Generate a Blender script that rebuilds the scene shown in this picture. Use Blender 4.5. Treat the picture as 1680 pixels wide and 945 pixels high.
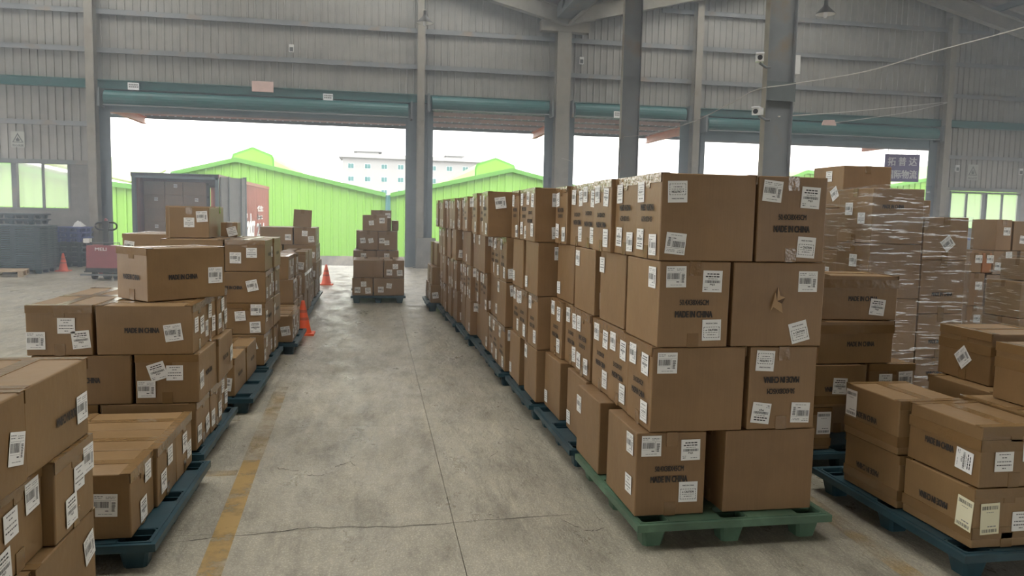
import bpy, bmesh, math, random
from mathutils import Vector, Matrix

D = bpy.data
scene = bpy.context.scene
for o in list(D.objects):
    D.objects.remove(o, do_unlink=True)
COL = scene.collection
rnd = random.Random(7)
PI = math.pi

# ------------------------------------------------------------------ camera, sky, exposure
cam_d = D.cameras.new('camera'); cam = D.objects.new('camera', cam_d); COL.objects.link(cam)
cam_d.sensor_width = 36.0; cam_d.lens = 36.0 * 1265.0 / 1680.0; cam_d.clip_end = 900
_y, _p, _r = math.radians(10.1), math.radians(-5.35), math.radians(1.2)
F_ = Vector((math.sin(_y) * math.cos(_p), math.cos(_y) * math.cos(_p), math.sin(_p)))
R_ = Vector((math.cos(_y), -math.sin(_y), 0)); U_ = R_.cross(F_)
R2 = R_ * math.cos(_r) + U_ * math.sin(_r); U2 = -R_ * math.sin(_r) + U_ * math.cos(_r)
cam.matrix_world = Matrix(((R2.x, U2.x, -F_.x, 0), (R2.y, U2.y, -F_.y, 0), (R2.z, U2.z, -F_.z, 1.65), (0, 0, 0, 1)))
scene.camera = cam

world = D.worlds.new('overcast_sky'); scene.world = world; world.use_nodes = True
bg = world.node_tree.nodes['Background']
bg.inputs['Color'].default_value = (1.0, 1.0, .985, 1); bg.inputs['Strength'].default_value = 1.0
scene.view_settings.view_transform = 'Standard'; scene.view_settings.look = 'None'
scene.view_settings.gamma = 1.0; scene.view_settings.use_curve_mapping = False
scene.view_settings.exposure = 2.5
# ------------------------------------------------------------------ mesh and object helpers
class MB:
    def __init__(s): s.v = []; s.f = []; s.m = []
    def quad(s, a, b, c, d, m=0):
        n = len(s.v); s.v += [tuple(a), tuple(b), tuple(c), tuple(d)]; s.f.append((n, n+1, n+2, n+3)); s.m.append(m); return s
    def poly(s, pts, m=0):
        n = len(s.v); s.v += [tuple(p) for p in pts]; s.f.append(tuple(range(n, n+len(pts)))); s.m.append(m); return s
    def box(s, x0, x1, y0, y1, z0, z1, m=0):
        n = len(s.v)
        s.v += [(x0,y0,z0),(x1,y0,z0),(x1,y1,z0),(x0,y1,z0),(x0,y0,z1),(x1,y0,z1),(x1,y1,z1),(x0,y1,z1)]
        for q in ((0,3,2,1),(4,5,6,7),(0,1,5,4),(1,2,6,5),(2,3,7,6),(3,0,4,7)):
            s.f.append(tuple(n+i for i in q)); s.m.append(m)
        return s
    def hexa(s, p, m=0):      # 8 corners: bottom ring then top ring
        n = len(s.v); s.v += [tuple(q) for q in p]
        for q in ((0,3,2,1),(4,5,6,7),(0,1,5,4),(1,2,6,5),(2,3,7,6),(3,0,4,7)):
            s.f.append(tuple(n+i for i in q)); s.m.append(m)
        return s
    def prism(s, ring, axis, t, m=0):   # ring: list of points, extruded by vector t
        t = Vector(t); n = len(s.v); k = len(ring)
        s.v += [tuple(p) for p in ring] + [tuple(Vector(p)+t) for p in ring]
        s.f.append(tuple(range(n, n+k))[::-1]); s.m.append(m); s.f.append(tuple(range(n+k, n+2*k))); s.m.append(m)
        for i in range(k):
            j = (i+1) % k; s.f.append((n+i, n+j, n+k+j, n+k+i)); s.m.append(m)
        return s
    def lathe(s, prof, seg=20, c=(0,0,0), m=0):
        n = len(s.v)
        for r, z in prof:
            for i in range(seg):
                a = 2*PI*i/seg; s.v.append((c[0]+r*math.cos(a), c[1]+r*math.sin(a), c[2]+z))
        for j in range(len(prof)-1):
            for i in range(seg):
                k = (i+1) % seg
                s.f.append((n+j*seg+i, n+j*seg+k, n+(j+1)*seg+k, n+(j+1)*seg+i)); s.m.append(m)
        return s
    def tube(s, pts, r, seg=8, m=0, cap=True):
        pts = [Vector(p) for p in pts]; n = len(s.v)
        for i, p in enumerate(pts):
            a = pts[max(i-1, 0)]; b = pts[min(i+1, len(pts)-1)]
            t = (b-a).normalized(); u = t.orthogonal().normalized() if abs(t.z) > .95 else t.cross(Vector((0,0,1))).normalized(); w = t.cross(u)
            for k in range(seg):
                q = 2*PI*k/seg; s.v.append(tuple(p + u*math.cos(q)*r + w*math.sin(q)*r))
        for i in range(len(pts)-1):
            for k in range(seg):
                l = (k+1) % seg; s.f.append((n+i*seg+k, n+i*seg+l, n+(i+1)*seg+l, n+(i+1)*seg+k)); s.m.append(m)
        if cap:
            s.f.append(tuple(n+k for k in range(seg))[::-1]); s.m.append(m)
            e = n+(len(pts)-1)*seg; s.f.append(tuple(e+k for k in range(seg))); s.m.append(m)
        return s
    def mesh(s, name, mats, smooth=False):
        me = D.meshes.new(name); me.from_pydata(s.v, [], s.f)
        for m in (mats if isinstance(mats, (list, tuple)) else [mats]): me.materials.append(m)
        me.polygons.foreach_set('material_index', s.m)
        if smooth: me.polygons.foreach_set('use_smooth', [True]*len(s.f))
        me.update()
        bm = bmesh.new(); bm.from_mesh(me); bmesh.ops.recalc_face_normals(bm, faces=bm.faces) if s.recalc else None
        bm.to_mesh(me); bm.free()
        return me
    recalc = False
    def build(s, name, mats, parent=None, smooth=False, loc=None):
        return link(name, s.mesh(name, mats, smooth), parent, loc)

def link(name, me, parent=None, loc=None, mat=None):
    o = D.objects.new(name, me); COL.objects.link(o)
    if parent: o.parent = parent
    if mat is not None: o.matrix_local = mat
    if loc is not None: o.location = loc
    return o
def empty(name, loc=(0,0,0), rz=0):
    o = D.objects.new(name, None); COL.objects.link(o); o.location = loc; o.rotation_euler = (0,0,rz); o.empty_display_size = .1; return o
def tag(o, label=None, cat=None, group=None, kind=None):
    if label: o['label'] = label
    if cat: o['category'] = cat
    if group: o['group'] = group
    if kind: o['kind'] = kind
    return o
def struct(o): o['kind'] = 'structure'; return o
def solid(me):
    bm = bmesh.new(); bm.from_mesh(me); bmesh.ops.recalc_face_normals(bm, faces=bm.faces); bm.to_mesh(me); bm.free(); return me

# ------------------------------------------------------------------ materials
def mat(name, col=(.5,.5,.5), rough=.6, metal=0.0, spec=.5):
    m = D.materials.new(name); m.use_nodes = True
    b = m.node_tree.nodes['Principled BSDF']
    b.inputs['Base Color'].default_value = (*col, 1); b.inputs['Roughness'].default_value = rough
    b.inputs['Metallic'].default_value = metal; b.inputs['Specular IOR Level'].default_value = spec
    return m
def N(m, t, **kw):
    n = m.node_tree.nodes.new(t)
    for k, v in kw.items(): setattr(n, k, v)
    return n
def L(m, a, b): m.node_tree.links.new(a, b)
def bsdf(m): return m.node_tree.nodes['Principled BSDF']
def ramp(m, src, stops):
    r = N(m, 'ShaderNodeValToRGB'); e = r.color_ramp.elements
    while len(e) < len(stops): e.new(.5)
    for q, (p, c) in zip(e, stops): q.position = p; q.color = (*c, 1) if len(c) == 3 else c
    L(m, src, r.inputs[0]); return r.outputs[0]
def noise(m, scale, detail=4, coord='Object', stretch=None, rough=.55):
    tc = N(m, 'ShaderNodeTexCoord'); n = N(m, 'ShaderNodeTexNoise'); n.inputs['Scale'].default_value = scale
    n.inputs['Detail'].default_value = detail; n.inputs['Roughness'].default_value = rough
    src = tc.outputs[coord]
    if stretch:
        mp = N(m, 'ShaderNodeMapping'); mp.inputs['Scale'].default_value = stretch; L(m, src, mp.inputs[0]); src = mp.outputs[0]
    L(m, src, n.inputs['Vector']); return n.outputs['Fac']
def mix(m, fac, a, b, mode='MIX'):
    x = N(m, 'ShaderNodeMix', data_type='RGBA', blend_type=mode)
    for s, v in ((x.inputs[0], fac), (x.inputs[6], a), (x.inputs[7], b)):
        if isinstance(v, (int, float)): s.default_value = v
        elif isinstance(v, tuple): s.default_value = (*v, 1)
        else: L(m, v, s)
    return x.outputs[2]
def bump(m, h, strength=.3, dist=.01):
    b = N(m, 'ShaderNodeBump'); b.inputs['Strength'].default_value = strength; b.inputs['Distance'].default_value = dist
    L(m, h, b.inputs['Height']); L(m, b.outputs[0], bsdf(m).inputs['Normal'])

def cardboard(name, c0, c1):
    m = mat(name, c0, .43, spec=.5)
    oi = N(m, 'ShaderNodeObjectInfo')
    c = mix(m, oi.outputs['Random'], c0, c1)
    st = ramp(m, noise(m, 3.0, 5), [(.35, (.86,.85,.84)), (.7, (1.06,1.05,1.04))])
    c = mix(m, 1.0, c, st, 'MULTIPLY')
    fl = ramp(m, noise(m, 6, 3, stretch=(30,30,.6)), [(.3, (.95,.95,.95)), (.75, (1.04,1.04,1.04))])
    c = mix(m, 1.0, c, fl, 'MULTIPLY')
    L(m, c, bsdf(m).inputs['Base Color'])
    bump(m, noise(m, 7, 3), .35, .012)
    return m
M = {}
M['cardA'] = cardboard('cardboard_tan', (.225,.130,.058), (.275,.165,.078))
M['cardB'] = cardboard('cardboard_brown', (.215,.128,.055), (.265,.163,.074))
M['cardC'] = cardboard('cardboard_orange', (.33,.125,.04), (.36,.14,.045))
M['tape'] = mat('brown_packing_tape', (.20,.118,.050), .17, spec=.7)
bump(M['tape'], noise(M['tape'], 22, 3), .35, .006)
M['clear'] = mat('clear_packing_tape', (.215,.125,.058), .16, spec=.8)
bump(M['clear'], noise(M['clear'], 30, 3), .5, .006)
M['paper'] = mat('label_paper', (.78,.77,.74), .55)
M['ypaper'] = mat('yellowish_label_paper', (.74,.70,.50), .55)
M['ink'] = mat('black_ink', (.022,.021,.022), .6)
M['grayink'] = mat('grey_ink', (.16,.16,.16), .6)
M['stamp'] = mat('stamp_ink', (.035,.028,.024), .7)

def plastic(name, c):
    m = mat(name, c, .45)
    f = ramp(m, noise(m, 5, 5, coord='Object'), [(.35, tuple(x*.65 for x in c)), (.62, c), (.85, tuple(min(1, x*1.6+.03) for x in c))])
    L(m, f, bsdf(m).inputs['Base Color']); return m
M['pal_blue'] = plastic('pallet_dark_teal', (.020,.060,.078))
M['pal_green'] = plastic('pallet_green', (.09,.165,.105))
M['pal_slate'] = plastic('pallet_slate', (.016,.046,.058))
M['pal_royal'] = plastic('pallet_royal_blue', (.05,.08,.32))

def steel(name, c, rust=(.22,.17,.12), rough=.5, amt=.62):
    m = mat(name, c, rough)
    f = ramp(m, noise(m, 2.2, 6), [(.3, tuple(x*.78 for x in c)), (.55, c), (amt+.12, rust)])
    L(m, f, bsdf(m).inputs['Base Color']); bump(m, noise(m, 14, 3), .1, .004); return m
M['steel'] = steel('painted_grey_steel', (.19,.20,.21))
M['steel_dark'] = steel('dark_steel', (.13,.145,.15))
M['conc_steel'] = steel('dusty_cream_steel', (.25,.23,.19), (.17,.135,.10), .7)
M['teal'] = steel('teal_painted_steel', (.022,.125,.12), (.04,.09,.085), .45)
M['shutter'] = steel('shutter_slats', (.13,.19,.22), (.12,.17,.19), .4)
M['jamb'] = steel('blue_grey_jamb', (.11,.145,.165), (.1,.12,.13), .5)
M['sheet'] = steel('cladding_sheet', (.27,.26,.235), (.24,.222,.19), .42, .75)
M['roofsheet'] = steel('roof_sheet', (.30,.26,.22), (.20,.15,.11), .55, .6)
M['red'] = steel('red_oxide_steel', (.62,.17,.10), (.45,.14,.09), .5)
M['pinkish'] = steel('faded_pink_steel', (.70,.50,.45), (.6,.40,.35), .6)
M['green'] = mat('lime_green_cladding', (.215,.455,.06), .5)
M['green_trim'] = mat('green_trim', (.105,.31,.045), .5)
M['green_pale'] = mat('pale_green_roof', (.27,.34,.13), .5)
M['white'] = mat('white_render', (.34,.345,.345), .7)
M['glassteal'] = mat('teal_window_glass', (.05,.17,.17), .25)
M['purple'] = mat('purple_sign', (.10,.065,.24), .5)
M['signwhite'] = mat('sign_white', (.82,.83,.85), .5)
M['cont_red'] = steel('container_red', (.26,.062,.04), (.2,.055,.037), .5)
M['cont_grey'] = steel('container_door_grey', (.25,.235,.23), (.19,.175,.16), .5)
M['cont_dark'] = mat('container_inside', (.06,.07,.085), .7)
M['cone'] = mat('orange_cone_plastic', (.86,.12,.035), .45)
M['black'] = mat('black_rubber', (.02,.02,.022), .6)
M['fork_red'] = steel('forklift_maroon', (.26,.035,.045), (.18,.03,.035), .4)
M['wood'] = steel('pallet_wood', (.50,.38,.24), (.36,.26,.15), .8)
M['cable'] = mat('pale_cable', (.55,.53,.50), .6)
M['cabledark'] = mat('dark_cable', (.06,.06,.06), .6)
M['lampshade'] = mat('lamp_shade_grey', (.07,.065,.06), .6)
M['lampin'] = mat('lamp_reflector', (.8,.8,.78), .25)
M['sign_grey'] = mat('weathered_sign', (.36,.37,.33), .6)
M['sign_ink'] = mat('weathered_sign_ink', (.03,.03,.03), .6)
M['tarp'] = mat('white_plastic', (.72,.72,.70), .4)
M['rackblue'] = mat('blue_rack_steel', (.03,.07,.32), .4)

def concrete_wall():
    m = mat('stained_concrete', (.3,.28,.25), .85)
    f = ramp(m, noise(m, 1.3, 8, rough=.65), [(.3,(.12,.115,.108)), (.5,(.20,.19,.175)), (.64,(.30,.28,.24)), (.8,(.2,.18,.16))])
    L(m, f, bsdf(m).inputs['Base Color']); bump(m, noise(m, 9, 6), .25, .02); return m
M['cwall'] = concrete_wall()
def floor_mat():
    m = mat('worn_concrete_floor', (.3,.28,.25), .5, spec=.5)
    big = ramp(m, noise(m, .5, 6, rough=.6), [(.3,(.33,.30,.236)), (.5,(.385,.352,.278)), (.72,(.445,.408,.325))])
    sc = ramp(m, noise(m, 4.5, 9, stretch=(1,.3,1), rough=.75), [(.36,(.66,.65,.64)), (.5,(.98,.98,.98)), (.7,(1.25,1.24,1.21))])
    c = mix(m, 1.0, big, sc, 'MULTIPLY')
    st = ramp(m, noise(m, 9, 5, stretch=(1.0,.06,1), rough=.6), [(.56,(1,1,1)), (.70,(1.2,1.2,1.18))])       # pale drag marks along the aisle
    c = mix(m, 1.0, c, st, 'MULTIPLY')
    dk = ramp(m, noise(m, 2.3, 10, rough=.8), [(.30,(.62,.60,.58)), (.40,(1,1,1))])
    c = mix(m, 1.0, c, dk, 'MULTIPLY')
    tc = N(m, 'ShaderNodeTexCoord'); vo = N(m, 'ShaderNodeTexVoronoi'); vo.inputs['Scale'].default_value = 85; L(m, tc.outputs['Object'], vo.inputs['Vector'])
    sp = ramp(m, vo.outputs['Distance'], [(.0,(1.5,1.48,1.42)), (.22,(1.12,1.12,1.1)), (.5,(.80,.79,.78))])
    c = mix(m, .8, c, sp, 'MULTIPLY')
    L(m, c, bsdf(m).inputs['Base Color'])
    rr = ramp(m, noise(m, 3.0, 9, stretch=(1,.5,1), rough=.75), [(.36,(.24,.24,.24)), (.64,(.58,.58,.58))])
    L(m, rr, bsdf(m).inputs['Roughness'])
    h = mix(m, .5, ramp(m, noise(m, 7, 8, stretch=(1,.5,1), rough=.7), [(.3,(0,0,0)), (.7,(1,1,1))]), ramp(m, noise(m, 1.6, 6), [(.3,(0,0,0)), (.7,(1,1,1))]))
    bump(m, h, .7, .025); return m
M['floor'] = floor_mat()
M['joint'] = mat('floor_joint', (.27,.25,.21), .9)
M['crack'] = mat('floor_crack_dirt', (.07,.06,.05), .9)
M['skylight'] = D.materials.new('skylight_panel')
def worn_paint(name, lo, hi, top):
    m = mat(name, (.40,.255,.085), .6)
    f = ramp(m, noise(m, 4, 9, rough=.7), [(lo,(.05,.05,.05)), (hi,(top,top,top))])
    L(m, f, bsdf(m).inputs['Alpha']); return m
M['yellow'] = worn_paint('worn_yellow_paint', .30, .54, .85); M['yellow_faint'] = worn_paint('scuffed_yellow_paint', .40, .62, .5)
M['ground'] = mat('yard_concrete', (.17,.165,.15), .85)
def film():
    m = D.materials.new('stretch_film'); m.use_nodes = True; nt = m.node_tree; nt.nodes.clear()
    out = N(m, 'ShaderNodeOutputMaterial'); tr = N(m, 'ShaderNodeBsdfTransparent'); gl = N(m, 'ShaderNodeBsdfGlossy'); mx = N(m, 'ShaderNodeMixShader')
    tr.inputs[0].default_value = (.94,.95,.96,1); gl.inputs['Roughness'].default_value = .16; gl.inputs['Color'].default_value = (.95,.97,1,1)
    n = noise(m, 4, 6, stretch=(.9,.9,14), rough=.62)
    b = N(m, 'ShaderNodeBump'); b.inputs['Strength'].default_value = .9; b.inputs['Distance'].default_value = .06; L(m, n, b.inputs['Height'])
    L(m, b.outputs[0], gl.inputs['Normal'])
    f = ramp(m, n, [(.44,(.015,.015,.015)), (.57,(.04,.04,.04)), (.615,(.55,.55,.55)), (.66,(.06,.06,.06)), (.74,(.35,.35,.35))])
    L(m, f, mx.inputs[0]); L(m, tr.outputs[0], mx.inputs[1]); L(m, gl.outputs[0], mx.inputs[2]); L(m, mx.outputs[0], out.inputs[0]); return m
M['film'] = film()
def glass():
    m = D.materials.new('dusty_window_glass'); m.use_nodes = True; nt = m.node_tree; nt.nodes.clear()
    out = N(m, 'ShaderNodeOutputMaterial'); tr = N(m, 'ShaderNodeBsdfTransparent'); gl = N(m, 'ShaderNodeBsdfPrincipled'); mx = N(m, 'ShaderNodeMixShader')
    tl = N(m, 'ShaderNodeBsdfTranslucent'); tl.inputs[0].default_value = (.8,.85,.8,1)
    mx.inputs[0].default_value = .35
    L(m, tr.outputs[0], mx.inputs[1]); L(m, tl.outputs[0], mx.inputs[2]); L(m, mx.outputs[0], out.inputs[0]); return m
M['glass'] = glass()

# ------------------------------------------------------------------ text and sticker meshes
def text_mesh(s, w, h, material, bold=.0, name='lettering'):
    cu = D.curves.new('t', 'FONT'); cu.body = s; cu.size = 1; cu.resolution_u = 3; cu.align_x = 'CENTER'
    o = D.objects.new('t', cu); COL.objects.link(o)
    dg = bpy.context.evaluated_depsgraph_get(); me = D.meshes.new_from_object(o.evaluated_get(dg))
    D.objects.remove(o); D.curves.remove(cu)
    xs = [v.co.x for v in me.vertices]; ys = [v.co.y for v in me.vertices]
    x0, x1, y0, y1 = min(xs), max(xs), min(ys), max(ys); b = bold*h; w -= 2*b; h -= b
    V = [((v.co.x-(x0+x1)/2)*w/(x1-x0), (v.co.y-(y0+y1)/2)*h/(y1-y0)) for v in me.vertices]; F = [tuple(p.vertices) for p in me.polygons]
    D.meshes.remove(me); mb = MB()
    for dx, dy in (((-b,-b*.5), (b,-b*.5), (-b,b*.5), (b,b*.5), (0,0)) if bold else ((0,0),)):     # overprinted strokes make the letters bolder
        n = len(mb.v); z = len(mb.v)*1e-9+dx*1e-3
        mb.v += [(x+dx, y+dy, z) for x, y in V]; mb.f += [tuple(n+i for i in f) for f in F]; mb.m += [0]*len(F)
    return mb.mesh(name, material)
def add_text(mb, me, cx, cy, z, m):
    n = len(mb.v)
    mb.v += [(v.co.x+cx, v.co.y+cy, z) for v in me.vertices]
    for p in me.polygons: mb.f.append(tuple(n+i for i in p.vertices)); mb.m.append(m)
def rect(mb, x0, x1, y0, y1, z, m): mb.quad((x0,y0,z), (x1,y0,z), (x1,y1,z), (x0,y1,z), m)

TX_MADE = text_mesh('MADE IN CHINA', .20, .034, M['stamp'], .055)
TX_SIZE = text_mesh('50.4X38X45CM', .155, .028, M['stamp'], .04)
T_made_s = text_mesh('MADE IN CHINA', .062, .0066, M['ink'], .05)
T_caut = text_mesh('CAUTION', .05, .011, M['ink'], .05)
T_num = text_mesh('P5J2', .026, .011, M['ink'], .04)

def barcode(mb, x0, x1, y0, y1, r, n=26, z=.0004, m=1):
    w = (x1-x0)/n; x = x0
    while x < x1-w*.5:
        b = w*r.choice((.4,.6,.9,1.2)); rect(mb, x, min(x+b, x1), y0, y1, z, m); x += b+w*r.choice((.4,.6,.8))
def lines(mb, x0, x1, y, h, r, z=.0004, m=2):
    x = x0
    while x < x1:
        b = r.uniform(.006,.016); rect(mb, x, min(x+b, x1), y, y+h, z, m); x += b+.003
def paper(mb, w, h, m=0):
    t = .0003; mb.box(-w/2, w/2, -h/2, h/2, -.0008, t, m)
def lab_ship():
    r = random.Random(3); mb = MB(); w, h = .104, .106; paper(mb, w, h)
    lines(mb, -.046, -.010, .040, .0035, r); lines(mb, -.046, -.014, .032, .0025, r); lines(mb, .002, .044, .038, .0025, r); lines(mb, .002, .040, .031, .0025, r)
    rect(mb, -.046, .047, .0225, .0235, .0004, 2)
    barcode(mb, -.046, .016, -.012, .018, r); rect(mb, .020, .0215, -.030, .022, .0004, 2)
    for i in range(9): rect(mb, .027, .027+r.uniform(.010,.018), -.029+i*.005, -.026+i*.005, .0004, 1)
    rect(mb, -.046, .018, -.0185, -.0178, .0004, 2); lines(mb, .0, .015, -.028, .004, r, m=1); lines(mb, -.03, .03, -.042, .0022, r)
    return mb.mesh('shipping_label', [M['paper'], M['ink'], M['grayink']])
def lab_list():
    r = random.Random(5); mb = MB(); w, h = .102, .108; paper(mb, w, h)
    lines(mb, -.030, .034, .034, .006, r, m=1); lines(mb, -.038, .038, .021, .006, r, m=1); lines(mb, -.024, .026, .011, .003, r)
    barcode(mb, -.040, .040, -.008, .005, r); add_text(mb, T_num, .0, -.017, .0004, 1)
    lines(mb, -.044, -.024, -.033, .003, r); lines(mb, -.042, -.026, -.043, .004, r, m=1); lines(mb, .0, .035, -.043, .0028, r)
    return mb.mesh('packing_label', [M['paper'], M['ink'], M['grayink']])
def lab_caut():
    r = random.Random(8); mb = MB(); w, h = .100, .106; paper(mb, w, h)
    add_text(mb, T_made_s, 0, .034, .0004, 1)
    for i in range(7):
        x = -.041+i*.0125; rect(mb, x, x+.008, .0135, .0160, .0004, 1); rect(mb, x, x+.008, -.0390, -.0365, .0004, 1)
    for i in range(5):
        y = -.036+i*.0108; rect(mb, -.0425, -.0400, y, y+.007, .0004, 1); rect(mb, .0400, .0425, y, y+.007, .0004, 1)
    add_text(mb, T_caut, .006, .0, .0004, 1); mb.poly([(-.033,-.004,.0004), (-.024,-.004,.0004), (-.0285,.004,.0004)], 1)
    lines(mb, -.032, .032, -.014, .0030, r); lines(mb, -.022, .022, -.025, .0030, r, m=1)
    return mb.mesh('caution_label', [M['paper'], M['ink'], M['grayink']])
def lab_info():
    r = random.Random(9); mb = MB(); w, h = .098, .094; paper(mb, w, h)
    lines(mb, -.030, .030, .032, .005, r); lines(mb, -.014, .012, .017, .005, r); lines(mb, -.038, .038, -.002, .005, r)
    lines(mb, -.040, .040, -.019, .005, r, m=1); lines(mb, -.010, .010, -.034, .005, r)
    return mb.mesh('info_label', [M['paper'], M['ink'], M['grayink']])
def lab_tall(base='ypaper'):
    r = random.Random(11); mb = MB(); w, h = .10, .15; paper(mb, w, h)
    barcode(mb, -.042, .042, .044, .062, r); barcode(mb, -.042, .042, -.066, -.050, r); lines(mb, -.012, .034, -.040, .005, r); lines(mb, -.02, .02, .03, .003, r)
    return mb.mesh('delivery_label', [M[base], M['ink'], M['grayink']])
LAB = {'ship': lab_ship(), 'list': lab_list(), 'caut': lab_caut(), 'info': lab_info(), 'tall': lab_tall(), 'tallw': lab_tall('paper'), 'made': TX_MADE, 'size': TX_SIZE}
LABN = {'ship': 'shipping_label', 'list': 'packing_label', 'caut': 'caution_label', 'info': 'info_label', 'tall': 'delivery_label', 'tallw': 'delivery_label', 'made': 'printed_lettering', 'size': 'printed_lettering'}

# ------------------------------------------------------------------ cartons
def body_mesh(dx, dy, dz, m, bev=.006):
    bm = bmesh.new(); bmesh.ops.create_cube(bm, size=1)
    for v in bm.verts:
        v.co.x *= dx; v.co.y *= dy; v.co.z = (v.co.z+.5)*dz
        v.co += Vector((rnd.uniform(-.003,.001)*(1 if v.co.x > 0 else -1), rnd.uniform(-.003,.001)*(1 if v.co.y > 0 else -1), 0))
    bmesh.ops.bevel(bm, geom=list(bm.edges), offset=bev, segments=2, profile=.5, affect='EDGES')
    me = D.meshes.new('carton'); bm.to_mesh(me); bm.free(); me.materials.append(m); return me
def face_frame(f, dx, dy, dz):
    X, Y, Z = Vector((1,0,0)), Vector((0,1,0)), Vector((0,0,1))
    return {'F': (Vector((0,-dy/2,dz/2)), X, Z, -Y, dx, dz), 'B': (Vector((0,dy/2,dz/2)), -X, Z, Y, dx, dz),
            'L': (Vector((-dx/2,0,dz/2)), -Y, Z, -X, dy, dz), 'R': (Vector((dx/2,0,dz/2)), Y, Z, X, dy, dz),
            'T': (Vector((0,0,dz)), X, Y, Z, dx, dy)}[f]
def tape_parts(dx, dy, dz, seam, edges, bands, lower):
    """strips of packing tape: over the flap seam with both ends hanging down, along the short top edges, belts round the box"""
    e = .0022; w = .030; hang = .07; out = []
    X = seam == 'x'; a, b = (dx, dy) if X else (dy, dx)          # a: along the seam, b: across
    def B(mb, u0, u1, v0, v1, z0, z1): return mb.box(u0, u1, v0, v1, z0, z1) if X else mb.box(v0, v1, u0, u1, z0, z1)
    mb = MB(); B(mb, -a/2-e, a/2+e, -w, w, dz, dz+e)
    for s in (-1, 1): B(mb, *sorted((s*a/2, s*(a/2+e))), -w, w, dz-hang, dz+e*.5)
    out.append(mb)
    if lower:
        for s in (-1, 1): out.append(B(MB(), *sorted((s*a/2, s*(a/2+e))), -w, w, 0, hang))
    if edges:
        for s in (-1, 1):
            mb = MB(); B(mb, *sorted((s*(a/2+e), s*(a/2-.045))), -b/2-e, b/2+e, dz+.0004, dz+e+.0003)
            B(mb, *sorted((s*a/2, s*(a/2+e*1.2))), -b/2, b/2, dz-.045, dz+e); out.append(mb)
    for z in bands:
        q = .028; mb = MB(); mb.box(-dx/2-e, dx/2+e, -dy/2-e, -dy/2, z-q, z+q).box(-dx/2-e, dx/2+e, dy/2, dy/2+e, z-q, z+q)
        out.append(mb.box(-dx/2-e, -dx/2, -dy/2-e, dy/2+e, z-q, z+q).box(dx/2, dx/2+e, -dy/2-e, dy/2+e, z-q, z+q))
    return out

TEXTA = [('size',0,.012,0), ('made',0,-.048,0), ('ship',-.10,.140,1), ('list',.092,.118,-1), ('caut',.098,-.128,1)]
def flip(d): return [(t, -u, -v, r+180) for t, u, v, r in d]
NBOX = [0]
def carton(x, y, z, dx, dy, dz, rz=0, deco=None, label=None, group=None, card='cardA', tape='tape', seam=None, edges=False, bands=(), name='carton', tilt=0):
    """x, y is the centre of the base"""
    o = link(name, body_mesh(dx, dy, dz, M[card])); o.location = (x, y, z+.001); o.rotation_euler = (0, tilt, rz)
    tag(o, label, 'box', group)
    seam = seam or ('x' if dx >= dy else 'y')
    for mb in tape_parts(dx, dy, dz, seam, edges and y < 13, bands, y < 6.2): mb.build('packing_tape', M[tape], o)
    for f, items in (deco or {}).items():
        c, u, v, n, w, h = face_frame(f, dx, dy, dz)
        for t, pu, pv, ro in items:
            a = math.radians(ro); uu = u*math.cos(a)+v*math.sin(a); vv = -u*math.sin(a)+v*math.cos(a)
            p = c+u*pu+v*pv+n*(.0034 if t in ('made','size') else .0036)
            mt = Matrix(((uu.x,vv.x,n.x,p.x), (uu.y,vv.y,n.y,p.y), (uu.z,vv.z,n.z,p.z), (0,0,0,1)))
            link(LABN[t], LAB[t], o, mat=mt)
    NBOX[0] += 1
    return o

ORD = ['first','second','third','fourth','fifth','sixth','seventh','eighth','ninth','tenth']
def layer_name(i, n): return 'bottom layer' if i == 0 else ('top layer' if i == n-1 else ORD[i]+' layer')
def decoA(face_w, r, near=True, up=None):
    if abs(face_w-.375) < .03:
        fl = r.random() < .35 if up is None else not up
        d = list(TEXTA)
        d = [(t, u+r.uniform(-.008,.008), v+r.uniform(-.008,.008), ro+(r.uniform(-5,5) if t not in ('made','size') else 0)) for t, u, v, ro in d]
        if not near: d = [q for q in d if q[0] not in ('size',)]
        return flip(d) if fl else d
    c = r.random()
    if c < .45: return [('ship', -.17, .14, 0)]
    if c < .75: return [('info', -.18, -.13, 3)]
    return [('ship', .17, -.12, 4)]
def decoB(face_w, r):
    if face_w < .45:
        k = r.choice((0, 1, 2))
        d = [('info', .0, .05, r.uniform(-4,4)), ('list', .11, -.05, r.uniform(-8,12)), ('ship', -.115, -.055, 0)]
        return d if k else d[1:]
    d = [('made', r.uniform(-.04,.02), -.005, 0)]
    if r.random() < .7: d.append(('ship', r.choice((-.2, .2)), -.02, r.uniform(-14,14)))
    return flip(d) if r.random() < .25 else d

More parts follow.
